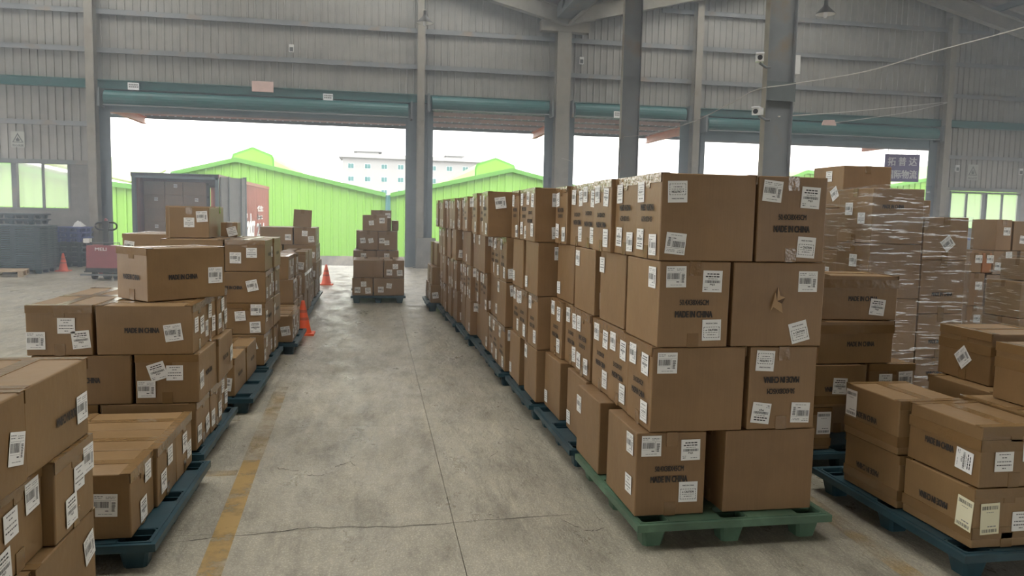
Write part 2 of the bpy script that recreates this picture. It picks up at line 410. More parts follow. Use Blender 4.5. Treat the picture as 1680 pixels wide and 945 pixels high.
def stack(side, y0, layers, kind, phrase, group, full=True, seed=1, over={}, z0=.14, far_text=True):
    """layers: list of (pattern, x of the aisle face). pattern a: three boxes with the long side across; b: two with the long side along the aisle"""
    r = random.Random(seed)
    lo, sh, hh = (.500, .376, .431) if kind == 'A' else (.555, .370, .303)
    card, tape, edges = ('cardA', 'clear', True) if kind == 'A' else ('cardB', 'tape', True)
    n = len(layers)
    for i, (pat, xa, *rest) in enumerate(layers):
        gap = rest[0] if rest else .02
        cols = [((lo, sh, 3) if pat == 'a' else (sh, lo, 2)), ((sh, lo, 2) if pat == 'a' else (lo, sh, 3))]
        xs = 0.0
        for ci, (dx, dy, cnt) in enumerate(cols):
            if ci == 1 and not full: break
            slack = (1.165-cnt*dy)/max(1, cnt-1) if kind == 'A' else (1.13-cnt*dy)/max(1, cnt-1)
            for j in range(cnt):
                ox = r.uniform(-.02, .028) if j else 0
                yy = y0+j*(dy+min(slack, .15)*r.uniform(.45,1.0))+dy/2
                xx = xa+side*(xs+dx/2)+ox*(1 if side > 0 else -1)
                key = (i, ci, j)
                if key in over and over[key] is None: continue
                deco = {}
                af = 'L' if side > 0 else 'R'
                fn = decoA if kind == 'A' else decoB
                near = y0 < 9.5
                if ci == 0: deco[af] = fn(dy, r)
                if j == 0: deco['F'] = fn(dx, r)
                if y0 > 5.5 and ci == 0: deco[af] = [q for q in deco[af] if q[0] != 'list' or r.random() < .4]
                if y0 > 10.4: deco = {k: [q for q in v if q[0] not in ('made','size')][:2] for k, v in deco.items()}
                if key in over: deco.update(over[key])
                where = (['first of two','last of two'] if cnt == 2 else ['first of three','middle of three','last of three'])[j]
                lab = 'carton in %s, %s on %s, %s' % (layer_name(i, n), where, 'aisle side' if ci == 0 else 'inner side', phrase)
                carton(xx, yy, z0+i*(hh+.0035), dx, dy, hh, math.radians(r.uniform(-.5,.5)), deco, lab, group, card, tape, edges=edges and (ci == 0 or kind == 'B') and not (kind == 'A' and pat == 'b'))
            xs += dx+gap

# ------------------------------------------------------------------ pallets
def pallet_meshes(W, Dp, H, mt):
    """nestable deck with nine cup legs; returns (deck, leg, cup centres)"""
    cx = [-W/2+.085, 0, W/2-.085]; cy = [-Dp/2+.085, 0, Dp/2-.085]; s = .074; mb = MB(); z1 = H; z0 = H-.022
    xe = sorted([-W/2, W/2]+[c+d for c in cx for d in (-s, s)]); ye = sorted([-Dp/2, Dp/2]+[c+d for c in cy for d in (-s, s)])
    for i in range(len(xe)-1):
        for j in range(len(ye)-1):
            if i % 2 == 1 and j % 2 == 1: continue
            mb.box(xe[i], xe[i+1], ye[j], ye[j+1], z0, z1)
    r = .018; o = .022      # rolled outer lip
    for a, b, c, d in ((-W/2-o, W/2+o, -Dp/2-o, -Dp/2), (-W/2-o, W/2+o, Dp/2, Dp/2+o), (-W/2-o, -W/2, -Dp/2, Dp/2), (W/2, W/2+o, -Dp/2, Dp/2)):
        mb.box(a, b, c, d, z0-.018, z1-.004)
    for c in cy:           # stiffening ribs under the deck
        for d in (-.045, .045): mb.box(-W/2, W/2, c+d-.005, c+d+.005, z0-.02, z0)
    deck = mb.mesh('deck', mt)
    mb = MB(); t = .050; b = .004
    def oct_(s_, z, k=.3): return [(-s_+s_*k,-s_,z), (s_-s_*k,-s_,z), (s_,-s_+s_*k,z), (s_,s_-s_*k,z), (s_-s_*k,s_,z), (-s_+s_*k,s_,z), (-s_,s_-s_*k,z), (-s_,-s_+s_*k,z)]
    top = oct_(s, z1-.002, .18); bot = oct_(t, 0.0); top2 = oct_(s-.006, z1-.002, .18); bot2 = oct_(t-.006, .006)
    for i in range(8):
        k = (i+1) % 8
        mb.quad(bot[i], bot[k], top[k], top[i]); mb.quad(top2[i], top2[k], bot2[k], bot2[i]); mb.quad(top[i], top[k], top2[k], top2[i])
    mb.poly(bot[::-1]); mb.poly(bot2)
    leg = mb.mesh('leg', mt)
    return deck, leg, [(x, y) for x in cx for y in cy]
PALM = {}
def pallet(x0, x1, y0, y1, label, mt='pal_blue', rz=0, z=0, group='pallets under the cartons', H=.137):
    k = (round(x1-x0, 3), round(y1-y0, 3), mt)
    if k not in PALM: PALM[k] = pallet_meshes(x1-x0, y1-y0, H, M[mt])
    deck, leg, cs = PALM[k]
    t = tag(empty('pallet', ((x0+x1)/2, (y0+y1)/2, z), rz), label, 'pallet', group)
    link('deck', deck, t)
    for c in cs: link('leg', leg, t, (c[0], c[1], 0))
    return t

def sky_mat(m):
    m.use_nodes = True; m.node_tree.nodes.clear()
    out = N(m, 'ShaderNodeOutputMaterial'); tr = N(m, 'ShaderNodeBsdfTransparent'); tl = N(m, 'ShaderNodeBsdfTranslucent'); mx = N(m, 'ShaderNodeMixShader')
    tr.inputs[0].default_value = (.97,.97,.94,1); tl.inputs[0].default_value = (.85,.85,.82,1); mx.inputs[0].default_value = .15
    L(m, tr.outputs[0], mx.inputs[1]); L(m, tl.outputs[0], mx.inputs[2]); L(m, mx.outputs[0], out.inputs[0])
sky_mat(M['skylight'])
# ================================================================== the hall
WY = 24.1
XL, XR, XV, XA, XB = -12.7, 24.1, 5.7, -3.5, 14.9      # eaves, valley and the two ridges
def roof_z(x):       # underside of the rafters
    pts = [(XL, 7.45), (XA, 9.70), (XV, 7.45), (XB, 9.70), (XR, 7.45)]
    for (a, za), (b, zb) in zip(pts, pts[1:]):
        if x <= b: return za+(zb-za)*(x-a)/(b-a)
    return 7.45
REAR = -9.0
fl = struct(MB().box(-13, 24.4, REAR-3, 24.45, -1.3, -.012).build('floor', M['joint']))
xj = [-13, -8.4, -3.98, .42, 4.85, 9.2, 13.6, 18.0, 24.4]
yj = [REAR-3, -9.6, -7.2, -4.8, -2.4, -.2, 1.9, 4.0, 5.98, 8.17, 10.82, 13.3, 15.8, 18.3, 20.8, 23.0, 24.45]
for i in range(len(xj)-1):
    for j in range(len(yj)-1):
        g = .0018
        link('floor_slab', MB().box(xj[i]+g, xj[i+1]-g, yj[j]+g*.6, yj[j+1]-g*.6, -.012, 0).mesh('floor_slab', M['floor']), fl)
struct(MB().box(-140, 160, 24.46, 420, -1.5, -1.3).build('ground_yard', M['ground']))
struct(MB().box(-140, 160, -200, REAR-3.01, -1.5, -.02).build('ground_rear', M['ground']))

def line_paint(pts, w, name, m):
    mb = MB()
    for (x0, y0), (x1, y1) in zip(pts, pts[1:]): mb.quad((x0-w, y0, .0025), (x0+w, y0, .0025), (x1+w, y1, .0025), (x1-w, y1, .0025))
    return struct(mb.build(name, M[m]))
line_paint([(-.70,1.0), (-.735,3.5), (-.80,5.2)], .055, 'trim_1', 'yellow'); line_paint([(-.80,5.2), (-.86,7.4)], .06, 'trim_2', 'yellow_faint')
line_paint([(2.46,1.0), (2.50,3.1), (2.55,4.3)], .058, 'trim_3', 'yellow_faint')
struct(MB().quad((-1.3,4.90,.0026), (-.85,4.90,.0026), (-.85,5.0,.0026), (-1.3,5.0,.0026)).build('trim_4', M['yellow_faint']))
# old cracks and the patched corner in the slabs
def crack(pts, w, name):
    mb = MB(); r = random.Random(len(pts))
    P = []
    for (x0, y0), (x1, y1) in zip(pts, pts[1:]):
        for k in range(8): t = k/8; P.append((x0+(x1-x0)*t+r.uniform(-.006,.006), y0+(y1-y0)*t+r.uniform(-.012,.012)))
    for (a, b), (c, d) in zip(P, P[1:]):
        q = w*r.uniform(.3, 1); mb.quad((a, b-q, .0015), (c, d-q, .0015), (c, d+q, .0015), (a, b+q, .0015))
    return mb.build(name, M['crack'], fl)
crack([(-1.0,3.93), (-.3,4.02), (.2,3.98), (1.2,4.05)], .004, 'floor_crack')
crack([(-.62,5.02), (-.46,4.93)], .006, 'floor_crack'); crack([(-.25,5.0), (-.16,5.1), (-.12,4.98)], .007, 'floor_crack'); crack([(-.42,4.86), (-.3,4.84)], .007, 'floor_crack')
crack([(1.02,3.95), (1.1,3.8), (1.22,3.82)], .005, 'floor_crack'); crack([(.78,5.1), (.86,5.22)], .006, 'floor_crack'); crack([(.62,4.1), (.68,4.02)], .005, 'floor_crack')

# --- corrugated cladding
def ribbed(name, x0, x1, zb, zt, Y, m, pitch=.21, depth=.028, parent=None, sgn=-1):
    mb = MB(); x = x0
    def zz(f, x): return f(x) if callable(f) else f
    prof = [(0, 0), (.70, 0), (.76, 1), (.94, 1), (1, 0)]
    while x < x1-1e-6:
        for (a, da), (b, db) in zip(prof, prof[1:]):
            xa, xb = min(x+a*pitch, x1), min(x+b*pitch, x1)
            if xb-xa < 1e-6: continue
            mb.quad((xa, Y+sgn*da*depth, zz(zb, xa)), (xb, Y+sgn*db*depth, zz(zb, xb)), (xb, Y+sgn*db*depth, zz(zt, xb)), (xa, Y+sgn*da*depth, zz(zt, xa)))
        x += pitch
    return mb.build(name, m, parent)
wb = struct(ribbed('wall_back', XL, XR, 5.15, lambda x: roof_z(x)+.75, WY+.03, M['sheet']))
ribbed('cladding', XL, -7.8, 2.9, 5.15, WY+.03, M['sheet'], parent=wb)
ribbed('cladding', 19.15, XR, 2.9, 5.15, WY+.03, M['sheet'], parent=wb)
def wall_piece(x0, x1, z0, z1): MB().box(x0, x1, WY-.06, WY+.16, z0, z1).build('masonry', M['cwall'], wb)
wall_piece(XL, -7.65, 0, 1.55); wall_piece(XL, -11.6, 1.55, 2.9); wall_piece(-8.6, -7.65, 1.55, 2.9)
wall_piece(19.0, XR, 0, 1.50); wall_piece(19.0, 19.75, 1.50, 2.9); wall_piece(22.62, XR, 1.50, 2.9)
for z in (8.24, 7.13, 6.07):
    for a, b in ((XL, -8.0), (-7.75, 1.22), (1.45, 5.45), (5.92, 10.0), (10.25, 19.1), (19.35, XR)):
        zt = min(roof_z(a+.01), roof_z(b-.01), roof_z((a+b)/2))
        if z > 8 and zt < z: 
            c = XA if a < XV else XB; k = (9.70-z)/2.25*9.2; a, b = max(a, c-k), min(b, c+k)
        if b-a > .3: MB().box(a, b, WY-.14, WY-.08, z-.07, z+.07).box(a, b, WY-.14, WY+.0, z+.062, z+.07).build('girt', M['steel'], wb)
for a, b in ((XL, -8.0), (19.35, XR)):
    MB().box(a, b, WY-.14, WY-.06, 3.93, 4.06).build('girt', M['steel'], wb); MB().box(a, b, WY-.14, WY-.02, 2.84, 2.96).build('girt', M['steel_dark'], wb)
for k, (a, b) in enumerate(((XL, -8.0), (-7.75, 1.22), (1.45, 5.45), (5.92, 10.0), (10.25, 19.1), (19.35, XR))):
    MB().box(a, b, WY-.24, WY-.02, 5.0, 5.02).box(a, b, WY-.16, WY-.08, 5.02, 5.22).box(a, b, WY-.24, WY-.02, 5.22, 5.24).build('crane_beam', M['teal'], wb)

# --- windows
def window(n, x0, x1, cols, z0, z1):
    o = MB().box(x0-.06, x1+.06, WY-.08, WY+.10, z0-.07, z0).box(x0-.06, x1+.06, WY-.08, WY+.10, z1, z1+.06).box(x0-.06, x0, WY-.08, WY+.10, z0, z1).box(x1, x1+.06, WY-.08, WY+.10, z0, z1).build('window_%d' % n, M['steel_dark'])
    struct(o); w = (x1-x0)/cols
    for k in range(cols):
        MB().box(x0+k*w+.03, x0+(k+1)*w-.03, WY+.01, WY+.016, z0+.02, z1-.02).build('pane', M['glass'], o)
        if k: MB().box(x0+k*w-.03, x0+k*w+.03, WY-.02, WY+.05, z0, z1).build('mullion', M['steel_dark'], o)
window(1, -9.98, -8.64, 2, 1.60, 2.84); window(2, -11.55, -10.10, 2, 1.60, 2.84)
window(3, 19.79, 21.12, 2, 1.56, 2.76); window(4, 21.22, 22.56, 2, 1.56, 2.76)

# --- columns
def hcol(x, y, wx, wy, z0, z1, m, name='column', tf=.016, tw=.012, top=None):
    mb = MB(); mb.box(x-wx/2, x-wx/2+tf, y-wy/2, y+wy/2, z0, z1).box(x+wx/2-tf, x+wx/2, y-wy/2, y+wy/2, z0, z1).box(x-wx/2+tf, x+wx/2-tf, y-tw/2, y+tw/2, z0, z1)
    return mb
def column(mb, m, name='column'):
    o = mb.build(name, m); o['kind'] = 'structure'; return o
def fcol(x, y, wx, wy, z0, z1):      # flange toward the hall
    return MB().box(x-wx/2, x+wx/2, y-wy/2, y-wy/2+.016, z0, z1).box(x-wx/2, x+wx/2, y+wy/2-.016, y+wy/2, z0, z1).box(x-.008, x+.008, y-wy/2+.016, y+wy/2-.016, z0, z1)
for x in (-7.88, 1.33, 10.13, 19.22):
    c = column(fcol(x, WY-.22, .22, .34, 0, roof_z(x)), M['conc_steel'], 'column_upright')
    MB().box(x-.2, x+.2, WY-.42, WY-.02, 0, .03).build('base_plate', M['steel_dark'], c)
    if x == 1.33:
        MB().hexa([(x-.12,WY-.62,0), (x+.50,WY-.62,0), (x+.50,WY-.4,0), (x-.12,WY-.4,0), (x-.10,WY-.60,.92), (x+.47,WY-.60,.92), (x+.47,WY-.4,.92), (x-.10,WY-.4,.92)]).build('plinth', M['cwall'], c)
cv = column(fcol(XV, WY-.25, .44, .40, 0, 7.45), M['conc_steel'], 'column_upright')
MB().hexa([(XV-.75,WY-.5,7.30), (XV+.75,WY-.5,7.30), (XV+.75,WY-.2,7.30), (XV-.75,WY-.2,7.30), (XV-.75,WY-.5,7.62), (XV+.75,WY-.5,7.62), (XV+.75,WY-.2,7.62), (XV-.75,WY-.2,7.62)]).build('haunch_plate', M['conc_steel'], cv)
for y in (17.0, 10.4, 3.8-7.0):
    c = column(hcol(XV-.05, y, .42, .13, 0, 7.6, M['steel']), M['steel'], 'column_upright')
    MB().box(XV-.30, XV+.20, y-.2, y+.2, 0, .03).build('base_plate', M['steel_dark'], c)
    MB().box(XV-.266, XV-.262, y-.065, y+.065, .03, 7.6).build('lit_flange_strip', M['conc_steel'], c)  # paler strip puts the light falling on the left flange into its colour
    if y == 10.4: MB().box(XV-.27, XV+.17, y-.09, y-.075, 3.35, 3.62).build('splice_plate', M['steel_dark'], c)

# --- roller doors and jambs
def roller(n, x0, x1, zc, zh, curtain):
    d = struct(MB().box(x0, x0+.05, WY-.10, WY+.06, 0, zh).box(x0, x0+.16, WY-.12, WY-.10, 0, zh).build('door_%d' % n, M['jamb']))
    MB().box(x1-.05, x1, WY-.10, WY+.06, 0, zh).box(x1-.16, x1, WY-.12, WY-.10, 0, zh).build('guide_rail', M['jamb'], d)
    mb = MB(); seg = 18; r = .21; cy, cz = WY-.30, zc
    ring = [(x0+.1, cy+r*math.cos(2*PI*i/seg), cz+r*math.sin(2*PI*i/seg)) for i in range(seg)]
    mb.prism(ring, 'x', (x1-x0-.2, 0, 0)); mb.build('shutter_coil', M['teal'], d, loc=(0,0,0)); 
    for x in (x0, x1): MB().box(x-.03, x+.03, WY-.56, WY-.06, cz-.26, cz+.26).build('end_bracket', M['steel_dark'], d)
    if curtain:
        z = cz-.1; k = 0; mb = MB()
        while z > curtain:
            mb.box(x0+.06, x1-.06, WY-.095, WY-.075, z-.068, z-.006).box(x0+.06, x1-.06, WY-.085, WY-.075, z-.006, z+.002); z -= .07
        mb.build('shutter_curtain', M['shutter'], d)
        MB().box(x0+.06, x1-.06, WY-.11, WY-.06, curtain-.06, curtain+.005).build('bottom_bar', M['steel'], d)
    MB().box(x0+.1, x1-.1, WY-.52, WY-.48, cz-.22, cz-.19).build('bottom_guide', M['steel'], d)
    return d
roller(1, -7.62, 1.05, 4.72, 4.95, 4.42); roller(2, 1.56, 5.36, 4.98, 5.0, 0); roller(3, 6.00, 9.84, 4.98, 5.0, 0); roller(4, 10.40, 18.92, 4.72, 4.95, 4.24)
def lintel(x0, x1, z0, z1):
    MB().box(x0, x1, WY-.05, WY+.1, z0, z1).build('lintel', M['jamb'], wb)
lintel(-7.8, 1.2, 4.92, 5.2); lintel(1.4, 5.5, 4.86, 5.2); lintel(5.9, 10.0, 4.86, 5.2); lintel(10.2, 19.1, 4.86, 5.2)
for x0, x1 in ((-7.85,-7.6), (1.03,1.22), (1.44,1.58), (5.30,5.48), (5.90,6.02), (9.82,10.05), (10.22,10.42), (18.90,19.12)):
    MB().box(x0, x1, WY-.06, WY+.10, 0, 4.95).build('jamb_post', M['jamb'], wb)

# --- roof
for k, y in enumerate((23.5, 17.0, 10.4, 3.6, -3.2, -8.9)):
    mb = MB()
    for a, b in ((XL, XA), (XA, XV), (XV, XB), (XB, XR)):
        za, zb = roof_z(a), roof_z(b)
        for q0, q1, w in ((0, .02, .13), (.02, .46, .008), (.46, .48, .13)):
            mb.hexa([(a,y-w,za+q0), (b,y-w,zb+q0), (b,y+w,zb+q0), (a,y+w,za+q0), (a,y-w,za+q1), (b,y-w,zb+q1), (b,y+w,zb+q1), (a,y+w,za+q1)])
    struct(mb.build('beam_rafter', M['conc_steel']))
ce = None
SKYL = ((2.5,7.8), (19.8,22.8), (13.5,17.5))
for k, (a, b) in enumerate(((XL, XA), (XA, XV), (XV, XB), (XB, XR))):
    za, zb = roof_z(a)+.70, roof_z(b)+.70
    mb = MB(); n = 40; y = REAR; p = (24.3-REAR)/n
    pts = []
    for i in range(n):
        for t, d in ((0,0), (.7,0), (.78,.035), (.92,.035)): pts.append((y+(i+t)*p, d))
    pts.append((24.3, 0))
    sk = MB()
    for (y0, d0), (y1, d1) in zip(pts, pts[1:]):
        if any(p0 <= (y0+y1)/2 <= p1 for p0, p1 in (SKYL[::2] if k == 3 else SKYL[:2])):      # translucent sheets let daylight in
            e = .12; (a1, z1_), (b1, z2_) = ((a+(b-a)*e, za+(zb-za)*e), (b+(a-b)*e, zb+(za-zb)*e))
            sk.quad((a1,y0,z1_+d0), (a1,y1,z1_+d1), (b1,y1,z2_+d1), (b1,y0,z2_+d0))
            mb.quad((a,y0,za+d0), (a,y1,za+d1), (a1,y1,z1_+d1), (a1,y0,z1_+d0)); mb.quad((b1,y0,z2_+d0), (b1,y1,z2_+d1), (b,y1,zb+d1), (b,y0,zb+d0))
        else: mb.quad((a,y0,za+d0), (a,y1,za+d1), (b,y1,zb+d1), (b,y0,zb+d0))
    o = mb.build('ceiling' if k == 0 else 'roof_slope', M['roofsheet'], ce)
    if k == 0: ce = struct(o)
    sk.build('skylight_panel', M['skylight'], ce)
    m = 7
    for i in range(m):
        t = (i+.3)/m; x = a+(b-a)*t; z = roof_z(x)+.48
        MB().box(x-.035, x+.035, REAR, 24.1, z, z+.20).box(x-.035, x+.06, REAR, 24.1, z, z+.015).build('purlin', M['steel_dark'], ce)
gb = struct(MB().box(XV-.30, XV+.30, REAR, 24.1, 7.66, 7.70).box(XV-.30, XV-.27, REAR, 24.1, 7.70, 8.05).box(XV+.27, XV+.30, REAR, 24.1, 7.70, 8.05).build('beam_gutter', M['steel_dark']))
struct(MB().tube([(5.72,23.2,7.45), (7.1,19.2,8.55)], .045, 8).build('beam_brace', M['conc_steel']))
struct(MB().tube([(5.5,23.2,7.75), (4.6,19.2,8.55)], .045, 8).build('beam_brace', M['steel_dark']))
# --- remaining sides of the hall: side walls with window bands, rear wall of open doorways
wl = struct(MB().box(XL-.15, XL, REAR, 24.3, 0, 1.5).box(XL-.15, XL, REAR, 24.3, 4.2, 8.2).build('wall_left', M['sheet']))
wr = struct(MB().box(XR, XR+.15, REAR, 24.3, 0, 1.5).box(XR, XR+.15, REAR, 24.3, 2.8, 8.2).build('wall_right', M['sheet']))
for y in (REAR, -4, 1, 6, 11, 16, 21):
    MB().box(XL-.15, XL, y, y+.4, 1.5, 4.2).build('pier', M['cwall'], wl); MB().box(XR, XR+.15, y, y+.4, 1.5, 2.8).build('pier', M['cwall'], wr)
mb = MB(); xs = [XL+i*(XR-XL)/40 for i in range(41)]
for a, b in zip(xs, xs[1:]):
    zb = 4.2 if (-7 < a < -3 or 9 < a < 13) else 0
    mb.quad((a,REAR,zb), (b,REAR,zb), (b,REAR,roof_z(b)+.7), (a,REAR,roof_z(a)+.7))
wrr = struct(mb.build('wall_rear', M['sheet']))
for x in (XL+.2, -3.5, XV, XB, XR-.2): MB().box(x-.25, x+.25, REAR+.01, REAR+.3, 0, 6.2).build('pier', M['cwall'], wrr)

# ================================================================== outside
# canopy over the dock
cn = tag(empty('dock_canopy', (0, 24.2, 5)), 'long metal canopy with pink purlins above the dock outside', 'canopy')
def cp(name, mb, m): o = mb.build(name, m, cn); o.matrix_parent_inverse = cn.matrix_basis.inverted(); return o
mb = MB(); 
for i in range(150):
    x = -13+i*.25; mb.quad((x,24.2,5.12), (x+.17,24.2,5.12), (x+.17,28.6,4.86), (x,28.6,4.86)); mb.quad((x+.17,24.2,5.12), (x+.21,24.2,5.15), (x+.21,28.6,4.89), (x+.17,28.6,4.86)); mb.quad((x+.21,24.2,5.15), (x+.25,24.2,5.12), (x+.25,28.6,4.86), (x+.21,28.6,4.89))
cp('roof_sheet', mb, M['steel_dark'])
for y in (25.0, 26.0, 27.0, 28.1):
    z = 5.12-(y-24.2)*.059
    cp('purlin', MB().box(-13, 24.5, y-.03, y+.03, z-.13, z-.01), M['pinkish'])
    mb = MB()
    for i in range(150):
        x = -13+i*.25; mb.box(x+.05, x+.11, y-.04, y-.03, z-.15, z-.12)
    cp('clip_strip', mb, M['signwhite'])['kind'] = 'stuff'
cp('fascia', MB().box(-13, 24.5, 28.55, 28.62, 4.70, 4.92), M['jamb'])
for x in (-7.75, 5.75, 10.15, 19.2):
    cp('bracket_beam', MB().box(x-.02, x+.02, 24.2, 28.4, 4.50, 4.74).box(x-.08, x+.08, 24.2, 28.4, 4.72, 4.74).box(x-.08, x+.08, 24.2, 28.4, 4.50, 4.52), M['red'])

# green sheds
def shed(label, Y, pts, zb, depth, m, pitch=.42):
    x0, x1 = pts[0][0], pts[-1][0]
    def top(x):
        for (a, za), (b, zb_) in zip(pts, pts[1:]):
            if x <= b+1e-9: return za+(zb_-za)*(x-a)/(b-a)
        return pts[-1][1]
    t = tag(empty('green_shed', ((x0+x1)/2, Y, -1.3)), label, 'building'); inv = Matrix.Translation((-(x0+x1)/2, -Y, 1.3))
    f = ribbed('facade', x0, x1, zb, top, Y, m, pitch, .05, t); f.matrix_parent_inverse = inv
    k = MB().box(x0, x1, Y-.05, Y+.1, -1.3, zb).build('kerb_wall', M['cwall'], t); k.matrix_parent_inverse = inv
    for (a, za), (b, zb_) in zip(pts, pts[1:]):
        r = MB().hexa([(a,Y-.25,za), (b,Y-.25,zb_), (b,Y+depth,zb_), (a,Y+depth,za), (a,Y-.25,za+.10), (b,Y-.25,zb_+.10), (b,Y+depth,zb_+.10), (a,Y+depth,za+.10)]).build('roof_plane', M['green'], t); r.matrix_parent_inverse = inv
        g = MB().hexa([(a,Y-.30,za-.10), (b,Y-.30,zb_-.10), (b,Y-.25,zb_-.10), (a,Y-.25,za-.10), (a,Y-.30,za+.12), (b,Y-.30,zb_+.12), (b,Y-.25,zb_+.12), (a,Y-.25,za+.12)]).build('verge_trim', M['green_trim'], t); g.matrix_parent_inverse = inv
    return t, inv
def monitor(t, inv, x0, x1, zb, zs, zp, Y0, Y1):
    xm = (x0+x1)/2; r = .35
    ring = [(x0,Y0,zb), (x1,Y0,zb), (x1,Y0,zs-r), (x1-.1,Y0,zs-.1), (x1-r,Y0,zs), (xm,Y0,zp), (x0+r,Y0,zs), (x0+.1,Y0,zs-.1), (x0,Y0,zs-r)]
    o = MB().prism(ring, 'y', (0, Y1-Y0, 0)).mesh('ridge_monitor', M['green']); solid(o); o = link('ridge_monitor', o, t); o.matrix_parent_inverse = inv
    e = MB().prism([(a, Y0-.06, z+(.0 if z <= zb else .05)) for a, _, z in ring], 'y', (0, .06, 0)).mesh('monitor_trim', M['green_trim']); 
    gs = link('monitor_gable', solid(MB().prism([(xm+(a-xm)*.93, Y0-.09, zb+(z-zb)*.95) for a, _, z in ring], 'y', (0, .05, 0)).mesh('monitor_gable', M['green'])), t); gs.matrix_parent_inverse = inv
    eo = link('monitor_trim', solid(e), t); eo.matrix_parent_inverse = inv
t, inv = shed('lime green gabled shed behind the red shipping container', 42.0, [(-10.2,3.4), (-7.05,4.21), (.52,2.60)], -.67, 40, M['green'])
monitor(t, inv, -7.75, -5.5, 3.6, 4.75, 5.05, 44.5, 84)
t, inv = shed('lime green gabled shed beyond the second doorway', 42.0, [(.78,2.60), (7.3,4.12), (14.6,2.45)], -.67, 40, M['green'])
monitor(t, inv, 5.6, 8.0, 3.4, 4.62, 4.92, 44.5, 84)
tag(solid_o := MB().tube([(.65,41.85,-1.3), (.65,41.85,2.6)], .14, 10).build('rain_downpipe', M['glassteal']), 'teal rainwater downpipe between the two green gables', 'downpipe')
t, inv = shed('pale green shed seen through the left windows', 37.0, [(-34,7.4), (-15.3,3.3), (-13.2,2.85), (-10.35,2.55)], -.67, 4, M['green'])
o = MB().hexa([(-34,36.8,7.5), (-10.35,36.8,2.65), (-10.35,41.5,3.5), (-34,41.5,8.6), (-34,36.8,7.6), (-10.35,36.8,2.75), (-10.35,41.5,3.6), (-34,41.5,8.7)]).build('pitched_roof', M['green_pale'], t); o.matrix_parent_inverse = inv
t, inv = shed('green gabled shed seen through the windows by rack', 46.0, [(20.5,2.2), (27.2,4.85), (33.2,4.1), (46,6.5)], -.67, 40, M['green'])
sv = tag(empty('green_shed', (-20.3, 92, -1.3)), 'distant green shed with white louvre above the container', 'building')
MB().box(-5, 3.5, 0, 18, 0, 5.1).build('wall', M['green'], sv); MB().box(-.1, 1.5, -.1, 0, 3.2, 4.9).build('louvre', M['white'], sv)
for k in range(8): MB().box(-.1, 1.5, -.14, -.1, 3.25+k*.2, 3.35+k*.2).build('slat', M['sheet'], sv)
MB().hexa([(-5.2,-.4,5.1), (3.7,-.4,5.1), (3.7,18,5.1), (-5.2,18,5.1), (-5.2,-.4,6.0), (3.7,-.4,5.2), (3.7,18,5.2), (-5.2,18,6.0)]).build('roof_plane', M['green_pale'], sv)

# white block with teal windows
wbk = tag(empty('white_building', (9, 200, -1.3)), 'distant white block with rows of teal windows', 'building')
def wp(name, mb, m): return mb.build(name, m, wbk)
wp('wall', MB().box(-17.2, 17.6, 0, 14, 0, 16.9), M['white']); wp('parapet', MB().hexa([(-18.2,-1.0,16.7), (18.4,-1.0,16.4), (18.4,14,16.4), (-18.2,14,16.7), (-18.2,-1.0,17.9), (18.4,-1.0,17.2), (18.4,14,17.2), (-18.2,14,17.9)]), M['white'])
wp('rooftop_house', MB().box(-13.8, -8.2, 2, 10, 17, 18.4).box(-14.6, -7.4, 1.4, 11, 18.4, 18.8), M['white']); wp('rooftop_house', MB().box(-7.8, -5, 3, 10, 17, 18.1), M['white'])
wp('rooftop_house', MB().box(9.0, 13.2, 2, 10, 17, 18.0).box(8.6, 13.8, 1.4, 11, 18.0, 18.4), M['white']); wp('rooftop_house', MB().box(16.2, 17.6, 2, 10, 17, 18.4), M['white'])
for j in range(4):
    for i in range(8):
        x = -15.9+i*4.13; z = 14.0-j*3.2
        w = wp('window', MB().box(x, x+1.5, -.05, .05, z, z+1.25), M['signwhite'])
        MB().box(x+.06, x+.72, -.09, -.05, z+.06, z+1.19).box(x+.78, x+1.44, -.09, -.05, z+.06, z+1.19).build('pane', M['glassteal'], w)

# purple board on the canopy
ps = tag(empty('purple_sign', (20.35, 27.5, 3.85), math.radians(-14)), 'purple company board with white lettering hanging outside shutter', 'sign')
MB().box(-.66, .66, -.03, .03, -.55, .52).build('board', M['purple'], ps)
for s, z, w in (('拓 普 达', .24, 1.12), ('国际物流', -.26, 1.16)):
    me = text_mesh(s, w, .34, M['signwhite'], .03); o = link('lettering', me, ps); o.location = (0, -.034, z); o.rotation_euler = (PI/2, 0, 0)
for x in (-.55, .55): MB().tube([(x,0,.52), (x,0,1.02)], .012, 6).build('hanger', M['steel_dark'], ps)

# dusty air in the hall, tinted bluish to imitate the doorway glare as well
hz = MB().box(XL+.05, XR-.05, 6.5, WY-.01, .02, 7.4).build('haze', D.materials.new('dust_glare_haze'))
hm = hz.data.materials[0]; hm.use_nodes = True; hm.node_tree.nodes.clear()
ho = N(hm, 'ShaderNodeOutputMaterial'); hv = N(hm, 'ShaderNodeVolumeScatter'); hv.inputs['Density'].default_value = .02; hv.inputs['Anisotropy'].default_value = .55; hv.inputs['Color'].default_value = (.82,.91,1,1)
L(hm, hv.outputs[0], ho.inputs['Volume'])
tag(hz, 'thin dusty haze in the hall, also imitating doorway glare', 'haze', kind='stuff')
